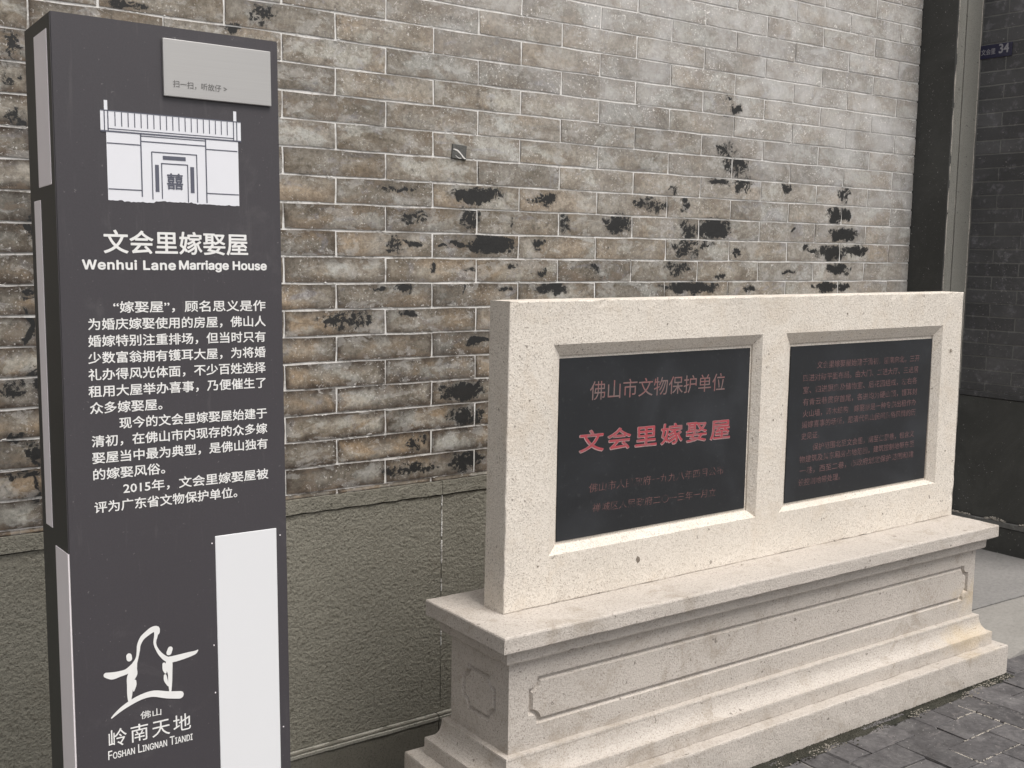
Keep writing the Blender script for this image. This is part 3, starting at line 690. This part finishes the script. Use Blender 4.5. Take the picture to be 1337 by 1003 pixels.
for i in range(-52, 20):
    for j in range(-34, 3):
        d = (i - j + 1) % 4
        if d == 0: cx, cy, hx, hy, rot = hx0 + (i + 1) * UN, hy0 + (j + .5) * UN, UN, UN / 2, 0
        elif d == 3: cx, cy, hx, hy, rot = hx0 + (i + .5) * UN, hy0 + (j + 1) * UN, UN / 2, UN, R_(90)
        else: continue
        if cy - hy > -.765: continue
        me = setts[rs.randrange(7)]; rot += rs.uniform(-.014, .014); dz = rs.gauss(0, .0013); tx, ty = rs.uniform(-.012, .012), rs.uniform(-.014, .014)
        cx += rs.uniform(-.0008, .0008); cy += rs.uniform(-.0008, .0008)
        clip = cy + hy > -.755; hid = cx < 1.88 and cy > -.79
        if in_view((cx, cy, GZ), 40) and not hid and not clip:
            o = link_data('paving_brick', me, pave); o.location = (cx, cy, dz); o.rotation_euler = (tx, ty, rot)
        elif not clip:
            join_into(far, me, Matrix.Translation((cx, cy, dz)) @ Matrix.Rotation(rot, 4, 'Z'))
        else:                                     # cut short against the concrete
            nh = (-.757 - (cy - hy)) / 2
            if nh < .008: continue
            join_into(far, me, Matrix.Translation((cx, cy - hy + nh, dz)) @ (Matrix.Diagonal((1, nh / hy, 1, 1)) @ Matrix.Rotation(rot, 4, 'Z')))
o = link_mesh('further_paving_bricks', far, M['sett'], pave); o['kind'] = 'stuff'
bm = bmesh.new(); bm.faces.new([bm.verts.new(c) for c in ((-4, -4.2, -.0045), (3.4, -4.2, -.0045), (3.4, -.7525, -.0045), (-4, -.7525, -.0045))])
o = link_mesh('joint_sand', bm, M['bedding'], pave)
# pale mortar left in some of the paving joints
bm = bmesh.new()
def joint_run(x0, y0, x1, y1, wd, dens=1.0):
    n = int(math.hypot(x1 - x0, y1 - y0) / .0022 * dens)
    for q in range(n):
        t = rl.random(); x = x0 + (x1 - x0) * t; y = y0 + (y1 - y0) * t
        if mnoise.noise(Vector((x * 45, y * 45, 3))) < -.25: continue
        crumb(bm, (x + rl.gauss(0, wd * .35), y + rl.gauss(0, wd * .35), -.0012), rl.uniform(.001, .003), rl.uniform(.001, .003), .0022, rl)
joint_run(hx0, -.82, hx0, -1.15, .0028, 1.6); joint_run(hx0 - 3 * UN, -1.03, hx0 - 3 * UN, -1.32, .0036, 2.0)
joint_run(1.36, hy0 - UN, hx0, hy0 - UN, .003, 1.8); joint_run(1.47, hy0, hx0, hy0, .0030, 1.6); joint_run(hx0 + UN, -.88, hx0 + UN, -1.06, .002, .6)
joint_run(1.30, hy0 - 2 * UN, 1.46, hy0 - 2 * UN, .003, .9); joint_run(hx0, hy0 - 2 * UN, 1.75, hy0 - 2 * UN, .003, .8); joint_run(1.60, -.86, 1.66, -.86, .003, 1.5)
o = link_mesh('joint_mortar', bm, M['arris'], pave); o['kind'] = 'stuff'

# ------------------------------------------------------------------ monument
MY = -.0122; MC = Vector((.9752, -.636, GZ))
mon = empty('stone_monument', 'cream granite monument on a moulded plinth holding two black inscribed plaques', 'monument', MC)
mon.rotation_euler = (0, 0, MY)
hl, hd = .8675, .1504
def zz(z): return z - GZ
def sweep(name, prof, mat, seg=.02, amp=.0008, seed=0., capb=True):
    """profile [(inset, z)] from top to bottom swept round the rectangle"""
    bm = bmesh.new(); rings = []
    for e, z in prof:
        a, b_ = hl - e, hd - e; pts = []
        for (xa, ya), (xb, yb) in (((-a, -b_), (a, -b_)), ((a, -b_), (a, b_)), ((a, b_), (-a, b_)), ((-a, b_), (-a, -b_))):
            n = int((2 * hl if ya == yb else 2 * hd) / seg)
            for i in range(n): pts.append((xa + (xb - xa) * i / n, ya + (yb - ya) * i / n))
        rings.append([bm.verts.new(Vector((x, y, zz(z))) + mnoise.noise_vector(Vector((x * 26 + seed, y * 26, z * 40))) * amp) for x, y in pts])
    n = len(rings[0])
    for r in range(len(rings) - 1):
        for i in range(n): bm.faces.new((rings[r][i], rings[r][(i + 1) % n], rings[r + 1][(i + 1) % n], rings[r + 1][i]))
    bm.faces.new(rings[0]); bm.faces.new(rings[-1][::-1])
    return link_mesh(name, bm, mat, mon)
sweep('top_slab', [(.004, -1.2584), (.0012, -1.2596), (0, -1.2625), (.0002, -1.276), (0, -1.2915), (.001, -1.2935), (.004, -1.2941)], M['plinth'], amp=.0010)
sweep('cornice', [(.020, -1.2946), (.0222, -1.300), (.0228, -1.312), (.0233, -1.3240), (.0250, -1.3272), (.045, -1.3280)], M['plinth'], amp=.0008, seed=4)
EB = .0419
# plinth block with a grooved panel on front and ends
def notch(x0, x1, z0, z1, r, off):
    """rectangle with quarter-round bites out of its corners, grown by off"""
    pts = []
    for (cx, cz, a0) in ((x0, z0, 90), (x1, z0, 180), (x1, z1, 270), (x0, z1, 0)):
        rr = max(.0005, r - off); sx = -1 if cx == x0 else 1; sz = -1 if cz == z0 else 1
        for q in range(6):
            an = R_(a0 - 90 * q / 5) if False else R_(a0 - 0) 
            t = q / 5 * math.pi / 2
            # start on the edge we arrive along, finish on the edge we leave along
            if (sx, sz) == (-1, -1): dx, dz = math.sin(t) * rr, math.cos(t) * rr
            elif (sx, sz) == (1, -1): dx, dz = -math.cos(t) * rr, math.sin(t) * rr
            elif (sx, sz) == (1, 1): dx, dz = -math.sin(t) * rr, -math.cos(t) * rr
            else: dx, dz = math.cos(t) * rr, -math.sin(t) * rr
            ex = cx + sx * off * (1 if abs(dx) < 1e-9 else 1); ez = cz + sz * off
            if abs(dx) < 1e-9: ex, px_ = cx + sx * off, 0
            px_ = cx + dx; pz_ = cz + dz
            if q == 0 or q == 5:
                pass
            # keep the straight runs at the grown position
            if abs(dx) < rr * 1e-6: px_ = cx + sx * off
            if abs(dz) < rr * 1e-6: pz_ = cz + sz * off
            pts.append((px_, pz_))
    return pts
def grooved_face(bm, W, z0, z1, panel, conv):
    gw, gd = .0062, .0085
    loops = []
    for off, d in ((gw, 0), (gw * .35, gd), (-gw * .35, gd), (-gw, .0008)):
        loops.append([bm.verts.new(conv(x, z, d)) for x, z in notch(*panel, .022, off)])
    n = len(loops[0])
    for a, b_ in zip(loops[:-1], loops[1:]):
        for i in range(n): bm.faces.new((a[i], a[(i + 1) % n], b_[(i + 1) % n], b_[i]))
    f = bm.faces.new(loops[-1])
    outer = [bm.verts.new(conv(x, z, 0)) for x, z in ((-W, z0), (W, z0), (W, z1), (-W, z1))]
    es = [bm.edges.new((outer[i], outer[(i + 1) % 4])) for i in range(4)]
    es += [bm.edges.get((loops[0][i], loops[0][(i + 1) % n])) for i in range(n)]
    bmesh.ops.triangle_fill(bm, edges=es, use_beauty=True)
bm = bmesh.new(); A, B = hl - EB, hd - EB; zb0, zb1 = zz(-1.5262), zz(-1.3278)
pz0, pz1 = zz(-1.4705), zz(-1.3800)
grooved_face(bm, A, zb0, zb1, (-.769, .789, pz0, pz1), lambda x, z, d: (x, -B + d, z))
grooved_face(bm, A, zb0, zb1, (-.789, .769, pz0, pz1), lambda x, z, d: (-x, B - d, z))
grooved_face(bm, B, zb0, zb1, (-.060, .056, zz(-1.4745), zz(-1.3835)), lambda x, z, d: (-A + d, -x, z))
grooved_face(bm, B, zb0, zb1, (-.058, .058, zz(-1.4745), zz(-1.3835)), lambda x, z, d: (A - d, x, z))
bmesh.ops.remove_doubles(bm, verts=bm.verts, dist=1e-5)
link_mesh('plinth_block', bm, M['plinth'], mon)
cove = [(EB - .002, -1.5262), (.0281, -1.5268), (.0272, -1.5300), (.0274, -1.5345)]
for q in range(1, 9):
    t = q / 8; cove.append((.0272 - .0272 * (1 - math.cos(t * math.pi / 2)) ** 1.0 - .0004, -1.5345 - .0400 * math.sin(t * math.pi / 2)))
cove += [(-.0009, -1.5790), (-.0007, -1.590), (-.0007, -1.6105), (.004, -1.6112)]
sweep('moulding', cove, M['plinth'], amp=.0012, seed=9)
sweep('base_step', [(.01, -1.6114), (-.030, -1.6116), (-.0322, -1.6128), (-.0330, -1.6165), (-.0328, -1.64), (-.0330, -1.67), (-.0328, -1.697), (.0, -1.6975)], M['plinth'], amp=.0016, seed=15)
# upright stone, with two splayed windows
ST = Vector((.18882, -.65554, -1.2584)); STY = .0013
rel = Matrix.Rotation(-MY, 3, 'Z') @ (ST - MC)
bm = bmesh.new()
Wd, Hh, Th = 1.642, .6570, .0700
xs = [0, .117, .775, .862, 1.545, Wd]; zs = [0, .108, .564, Hh]
dep = .022; lip = .0065
wins = [(.1540, .7535, .1300, .5320), (.9050, 1.5185, .1230, .5290)]     # plaques
def fv(x, z, y=0):
    # the stone narrows a touch towards the top
    return bm.verts.new((x - (x - Wd / 2) / Wd * .020 * (z / Hh) * (1 if x > Wd / 2 else .6), y, z + .004 * (x / Wd) * (z / Hh)))
def fine(a, b_, st=.02):
    n = max(1, round((b_ - a) / st)); return [a + (b_ - a) * i / n for i in range(n)]
XS = []; ZS = []
for a, b_ in zip(xs[:-1], xs[1:]): XS += fine(a, b_)
XS.append(Wd)
for a, b_ in zip(zs[:-1], zs[1:]): ZS += fine(a, b_)
ZS.append(Hh)
G = {}
def gv(i, j):
    if (i, j) not in G: G[(i, j)] = fv(XS[i], ZS[j])
    return G[(i, j)]
def inside(x, z): return zs[1] < z < zs[2] and (xs[1] < x < xs[2] or xs[3] < x < xs[4])
for i in range(len(XS) - 1):
    for j in range(len(ZS) - 1):
        if not inside((XS[i] + XS[i + 1]) / 2, (ZS[j] + ZS[j + 1]) / 2):
            bm.faces.new((gv(i, j), gv(i + 1, j), gv(i + 1, j + 1), gv(i, j + 1)))
for (wx0, wx1), (p0, p1, q0, q1) in zip(((xs[1], xs[2]), (xs[3], xs[4])), wins):
    I = [i for i, x in enumerate(XS) if wx0 - 1e-6 <= x <= wx1 + 1e-6]; J = [j for j, z in enumerate(ZS) if zs[1] - 1e-6 <= z <= zs[2] + 1e-6]
    loop = [(i, J[0]) for i in I] + [(I[-1], j) for j in J[1:]] + [(i, J[-1]) for i in I[-2::-1]] + [(I[0], j) for j in J[-2:0:-1]]
    def mp(x, z, e, y):
        u = (x - wx0) / (wx1 - wx0); v = (z - zs[1]) / (zs[2] - zs[1])
        return fv(p0 - e + (p1 - p0 + 2 * e) * u, q0 - e + (q1 - q0 + 2 * e) * v, y)
    o_ = [gv(i, j) for i, j in loop]; i1 = [mp(XS[i], ZS[j], lip, dep - .004) for i, j in loop]; i2 = [mp(XS[i], ZS[j], lip, dep) for i, j in loop]; i3 = [mp(XS[i], ZS[j], -.004, dep) for i, j in loop]
    n = len(loop)
    for a, b_ in ((o_, i1), (i1, i2), (i2, i3)):
        for k in range(n): bm.faces.new((a[k], a[(k + 1) % n], b_[(k + 1) % n], b_[k]))
    bm.faces.new(i3)
# sides and back
bnd = [(i, 0) for i in range(len(XS))] + [(len(XS) - 1, j) for j in range(1, len(ZS))] + [(i, len(ZS) - 1) for i in range(len(XS) - 2, -1, -1)] + [(0, j) for j in range(len(ZS) - 2, 0, -1)]
fr = [gv(i, j) for i, j in bnd]; prev = fr; n = len(fr)
for y in (.0175, .035, .0525, Th):
    cur = [bm.verts.new((v.co.x, y, v.co.z)) for v in fr]
    for k in range(n): bm.faces.new((prev[k], cur[k], cur[(k + 1) % n], prev[(k + 1) % n]))
    prev = cur
bm.faces.new(prev)
outer = {v for v in fr} | set(prev)
bmesh.ops.recalc_face_normals(bm, faces=bm.faces)
be = [e for e in bm.edges if len(e.link_faces) == 2 and e.calc_face_angle(0) > 1.2 and (all(v in set(fr) for v in e.verts))]
bmesh.ops.bevel(bm, geom=be, offset=.0028, segments=2, profile=.5, affect='EDGES')
for v in bm.verts:
    nn = mnoise.noise_vector(v.co * 24); c = v.co
    edge = min(abs(c.x), abs(c.x - Wd), abs(c.z), abs(c.z - Hh)) < .004 and c.y < .004
    v.co += nn * (.0022 if edge else .0006)
    if edge:
        ch2 = mnoise.noise(c * 55 + Vector((5, 5, 5)))
        if ch2 > .28: v.co += Vector((0, .0045 * ch2, 0))
stone = link_mesh('upright_stone', bm, M['cream'], mon)
stone.location = rel; stone.rotation_euler = (0, 0, STY - MY)
pit = bmesh.new(); rp = random.Random(4)
for px_, pz_, pr in ((.380, .0615, .0075), (1.582, .4935, .006), (.089, .0905, .003), (1.30, .050, .003), (.06, .45, .0025), (.825, .35, .0028), (.82, .22, .002), (1.585, .20, .003), (.45, .60, .0025), (1.1, .61, .003)):
    c0 = pit.verts.new((px_, -.0012, pz_)); ring = [pit.verts.new((px_ + pr * rp.uniform(.6, 1.1) * math.cos(a * math.pi / 5), -.0009, pz_ + pr * rp.uniform(.6, 1.2) * math.sin(a * math.pi / 5))) for a in range(10)]
    for a in range(10): pit.faces.new((c0, ring[a], ring[(a + 1) % 10]))
M['pit'] = mat_concrete('dark_pitted_stone', (.13, .11, .09), (.26, .22, .18), .7)
o = link_mesh('knocks', pit, M['pit'], mon); o.location = rel; o.rotation_euler = (0, 0, STY - MY); o['kind'] = 'stuff'
plaques = []
for p0, p1, q0, q1 in wins:
    bm = bmesh.new(); box(bm, p0, p1, dep - .003, dep + .004, q0, q1)
    bmesh.ops.bevel(bm, geom=list(bm.edges), offset=.0010, segments=1, affect='EDGES')
    o = link_mesh('plaque', bm, M['plaque'], mon); o.location = rel; o.rotation_euler = (0, 0, STY - MY); plaques.append(o)
plaques[0]['label'] = 'left black plaque with red characters in four lines'
plaques[1]['label'] = 'right black plaque covered with small faded text'
ty = dep - .0031
def cut_text(s, pl, mat, x0, x1, zc, em, **kw):
    text_part('carved_text', s, pl, mat, x0, x1, zc, ty, em=em, **kw)
L_, R__ = plaques
def carved(s, pl, x0, x1, za, zb_, mat, rim=None, off=.0, shear=0., zs_=(0, 0), **kw):
    if rim: text_part('carved_text', s, pl, rim, x0 - .0012, x1 - .0002, 0, ty, z0=za - .0014, z1=zb_ - .0004, offset=off + .022, slope=zs_[0], shear=shear, **kw)
    text_part('carved_text', s, pl, mat, x0, x1, 0, ty - (.00035 if rim else 0), z0=za, z1=zb_, offset=off, slope=zs_[0], shear=shear, **kw)
carved('佛山市文物保护单位', L_, .2400, .6665, .4360, .4785, M['thin_red'], None, .000, .02, (-.009, 0))
carved('文会里嫁娶屋', L_, .2145, .6900, .3225, .3700, M['red'], M['red_rim'], .015, 0., (-.018, 0), spacing=1.22)
carved('佛山市人民政府一九九八年四月公布', L_, .2440, .6740, .2290, .2500, M['faint'], None, .0, .05, (-.008, 0), res=2)
carved('禅城区人民政府二〇一三年一月立', L_, .2550, .6480, .1830, .2030, M['faint'], None, .0, .05, (-.024, 0), res=2)
RL = [('文会里嫁娶屋始建于清初，座南向北，三开', 1.010, 1.460, .4770), ('四进对称平面布局。由大门、二进大厅、三进居', .957, 1.457, .4455), ('室、四进厨房及储物室、后花园组成，左右各', .959, 1.455, .4140),
      ('有青云巷贯穿首尾，各进均为硬山顶，镬耳封', .960, 1.458, .3825), ('火山墙，砖木结构。嫁娶屋是一种专供出租作办', .962, 1.456, .3520), ('婚嫁喜事的场所，是清代佛山民间民俗风情的历', .960, 1.456, .3230),
      ('史见证。', .960, 1.033, .2930), ('保护范围北至文会里，南至仁里巷，包含文', 1.008, 1.455, .2610), ('物建筑及其东厢房占地范围，建筑控制地带东至', .957, 1.458, .2320),
      ('一巷，西至二巷，市政府划定保护范围和建', .960, 1.458, .2015), ('设控制地带处理。', .957, 1.128, .1710)]
for s, a, b_, zc in RL:
    me_em = .0200
    text_part('carved_text', s, R__, M['faint2'], a, b_, zc, ty, em=me_em, offset=.006, slope=-.004, res=2)
for pl in plaques:
    pass
# dirt, moss and old mortar along the foot of the plinth
bm = bmesh.new(); rm = random.Random(8)
def foot(x, out): # point in front of the base, monument space
    return (x, -(hd + .0328) - out, 0)
for q in range(8000):
    x = rm.uniform(-.92, .905); wdt = .022 + .020 * (1 - (x + .9) / 1.8) + .012 * mnoise.noise(Vector((x * 11, 2, 0)))
    out = abs(rm.gauss(0, .5)) * wdt
    s = rm.uniform(.0008, .0028) * (1.2 if x < .4 else 1)
    crumb(bm, (x, -(hd + .0322) - out, .0005 + rm.uniform(0, .0035) * max(0, 1 - out / wdt)), s * rm.uniform(.8, 2), s, s, rm)
o = link_mesh('moss_and_dirt', bm, M['moss'], mon); o['kind'] = 'stuff'
bm = bmesh.new()
for q in range(1500):
    x = rm.uniform(-.92, .90); 
    t = mnoise.noise(Vector((x * 8, 7, 1)))
    if x < .70 and t < rm.uniform(-.1, .5): continue
    out = (.014 + rm.random() * .030) if x < .70 else rm.uniform(0, .030)
    s = rm.uniform(.0010, .0030)
    crumb(bm, (x, -(hd + .0325) - out, .001 + rm.uniform(0, .003)), s * rm.uniform(.8, 2), s, s * .8, rm)
o = link_mesh('loose_mortar', bm, M['crumb'], mon); o['kind'] = 'stuff'
bm = bmesh.new(); rings = []
for i in range(181):
    x = -.915 + 1.82 * i / 180; wdt = .026 + .018 * (1 - i / 180) + .010 * mnoise.noise(Vector((x * 16, 0, 0)))
    rings.append((bm.verts.new((x, -(hd + .020), .0012)), bm.verts.new((x, -(hd + .0328) - wdt * .5, .0022)), bm.verts.new((x, -(hd + .0328) - wdt, -.0005))))
for a, b_ in zip(rings[:-1], rings[1:]):
    for k in range(2): bm.faces.new((a[k], b_[k], b_[k + 1], a[k + 1]))
o = link_mesh('dirt_strip', bm, M['moss'], mon); o['kind'] = 'stuff'

# ------------------------------------------------------------------ information pillar
KX, KY, KZ = -.6928, -.70, -.1551
kyaw, klean, kly = -.0073, .0059, -.0359
KM = Matrix.Rotation(kyaw, 3, 'Z') @ Matrix.Rotation(klean, 3, 'Y') @ Matrix.Rotation(kly, 3, 'X')
KW, KD = .3629, .1615
KH = 1.549
kio = empty('information_pillar', 'tall charcoal information pillar with white text, a house drawing and white panel in front of the wall', 'sign pillar')
up = KM @ Vector((0, 0, 1)); org = Vector((KX, KY, KZ)) - up * KH
m4 = KM.to_4x4(); m4.translation = org; kio.matrix_world = m4
def kz(v): return KH - v / 1000.0
bm = bmesh.new(); v, fs = box(bm, 0, KW, 0, KD, -.03, KH)
bmesh.ops.bevel(bm, geom=[e for e in bm.edges], offset=.0016, segments=2, affect='EDGES')
for f in bm.faces: f.material_index = 1 if f.normal.x < -.7 or f.normal.x > .7 else 0
body = link_mesh('pillar_body', bm, [M['kiosk'], M['kiosk_side']], kio)
def panel(name, x0, x1, v0, v1, y0, y1, mat, bev=.0006):
    return box_obj(name, x0 / 1000, x1 / 1000, y0, y1, kz(v1), kz(v0), mat, kio, bev, 1)
panel('white_panel', 234.2, 343.5, 824.5, 1500, -.0012, .003, M['panel_white'])
for a, b_, v0, v1 in ((20, 97.5, 22, 254), (92.5, 133, 273, 796.5), (1.5, 77, 822, 1500)):
    box_obj('side_strip', -.0010, .003, a / 1000, b_ / 1000, kz(v1), kz(v0), M['side_grey'], kio, .0005, 1)
for a, b_, v0, v1 in ((20, 97.5, 22, 254), (92.5, 133, 273, 796.5), (1.5, 77, 822, 1500)):
    box_obj('side_strip', KW - .003, KW + .0004, max(a, 9) / 1000, b_ / 1000, kz(v1), kz(v0), M['side_grey'], kio, .0005, 1)
bp = box_obj('metal_plate', .1672, .3478, -.0055, .001, kz(108.8), kz(19.2), M['brushed'], kio, .0012, 2)
text_part('text', '扫一扫，听故仔 >', bp, M['text_grey'], .1820, .2705, kz(88.8), -.0057, em=.0118, offset=-.004)
for su, sv in ((350.5, 838), (228.0, 1010), (228.5, 1092), (350.0, 1180), (229, 836)):
    bm = bmesh.new(); bmesh.ops.create_cone(bm, cap_ends=True, segments=10, radius1=.0013, radius2=.0010, depth=.0008, matrix=Matrix.Translation((su / 1000, -.0004, kz(sv))) @ Matrix.Rotation(R_(90), 4, 'X'))
    link_mesh('screw', bm, M['side_grey'], kio)
# drawing of the house
art = bmesh.new()
def quad(bm, x0, x1, v0, v1, y):
    bm.faces.new([bm.verts.new(c) for c in ((x0 / 1000, y, kz(v1)), (x1 / 1000, y, kz(v1)), (x1 / 1000, y, kz(v0)), (x0 / 1000, y, kz(v0)))])
ya = -.0006
quad(art, 69, 294.8, 139.2, 170.4, ya); quad(art, 75, 80.2, 123.5, 139.1, ya); quad(art, 282.4, 287.6, 122.2, 139.1, ya)
# body with a ragged lower edge where the film has torn
bl_ = [(77.6, 170.5)]; n = 60
rg = random.Random(3)
low = [(77.2 + (289.6 - 77.2) * i / n, 275.6 + rg.uniform(-.9, .9) + (-1.6 if 20 < i < 38 else 0) + (1.0 if 6 < i < 22 else 0)) for i in range(n + 1)]
for (xa, va), (xb, vb) in zip(low[:-1], low[1:]):
    art.faces.new([art.verts.new(c) for c in ((xa / 1000, ya, kz(va)), (xb / 1000, ya, kz(vb)), (xb / 1000, ya, kz(170.5)), (xa / 1000, ya, kz(170.5)))])
drawing = link_mesh('house_drawing', art, M['art_white'], kio)
ln = bmesh.new(); yl = -.0010; t = .85
def hline(x0, x1, v, h=t): quad(ln, x0, x1, v - h, v + h, yl)
def vline(x, v0, v1, h=t): quad(ln, x - h, x + h, v0, v1, yl)
hline(69, 295, 138.9, .7); hline(69, 295, 170.3, 1.2); hline(80, 283, 166.3, .7)
for x in (75.0, 80.4, 282.2, 287.8): vline(x, 139, 170)
for i in range(19): vline(91.2 + i * (271.5 - 91.2) / 18, 140, 161.8, .75)
vline(129.8, 171, 268.2, 1.0); vline(234.4, 171, 273.4, 1.0)
hline(77.6, 129.5, 188.2); hline(130, 234, 173.8, .8) ; hline(130, 234, 182.1); hline(234.8, 288, 187.0)
hline(78, 129.5, 258.2); hline(234.8, 289, 257.7)
hline(146, 219.4, 197.4); vline(146.4, 197.4, 271.6); vline(218.9, 197.4, 273.2)
hline(161, 204, 214.4, .9); vline(161.6, 214, 270); vline(203.6, 214, 274)
quad(ln, 163.8, 200.8, 202.1, 208.3, yl); quad(ln, 151, 157.2, 217, 259.3, yl); quad(ln, 207.8, 214.2, 217, 258.5, yl)
link_mesh('drawing_line', ln, M['art_line'], drawing)
text_part('text', '囍', drawing, M['art_line'], .1700, .1950, 0, yl, z0=kz(253.8), z1=kz(229.4), offset=.022)
# print
text_part('text', '文会里嫁娶屋', kio, M['text_white'], .0684, .3025, 0, -.0003, z0=kz(357.0), z1=kz(321.3), offset=.020)
text_part('text', 'Wenhui Lane', kio, M['text_white'], .0354, .1795, 0, -.0003, z0=kz(382.2), z1=kz(367.8), offset=.034, spacing=1.06)
text_part('text', 'Marriage House', kio, M['text_white'], .1862, .3350, 0, -.0003, z0=kz(384.8), z1=kz(367.2), offset=.034)
BODY = [('“嫁娶屋”，顾名思义是作', 79.8, 331.8), ('为婚庆嫁娶使用的房屋，佛山人', 41.0, 331.4), ('婚嫁特别注重排场，但当时只有', 40.2, 330.9), ('少数富翁拥有镬耳大屋，为将婚', 39.4, 330.3),
        ('礼办得风光体面，不少百姓选择', 38.8, 329.8), ('租用大屋举办喜事，乃便催生了', 38.2, 329.4), ('众多嫁娶屋。', 39.5, 152.0), ('现今的文会里嫁娶屋始建于', 83.5, 330.4), ('清初，在佛山市内现存的众多嫁', 40.5, 330.4),
        ('娶屋当中最为典型，是佛山独有', 40.5, 330.7), ('的嫁娶风俗。', 41.0, 153.5), ('2015年，文会里嫁娶屋被', 86.5, 330.8), ('评为广东省文物保护单位。', 41.2, 274.5)]
for i, (s, a, b_) in enumerate(BODY):
    text_part('text', s, kio, M['text_white'], a / 1000, b_ / 1000, kz(441.2 + 26.08 * i), -.0003, em=.0193, offset=.018, res=2)
# dancers under a sash, brushed in white
bm = bmesh.new()
for k, pts in LOGO.items():
    q = [(x / 1000, kz(v), h / 1000) for x, v, h in pts]
    ribbon(bm, q, 1.0, -.0006 - .00005 * list(LOGO).index(k))
link_mesh('emblem', bm, M['text_white'], kio)
text_part('text', '佛山', kio, M['text_white'], .1020, .1360, 0, -.0003, z0=kz(1109.2), z1=kz(1096.5), offset=.006)
text_part('text', '岭南天地', kio, M['text_white'], .0510, .1848, 0, -.0003, z0=kz(1144.5), z1=kz(1115.8), offset=.004, spacing=1.22)
text_part('text', 'Foshan Lingnan Tiandi', kio, M['text_white'], .0495, .1870, 0, -.0003, z0=kz(1163.8), z1=kz(1149.5), offset=.010, small_caps=True)

bpy.context.view_layer.update()
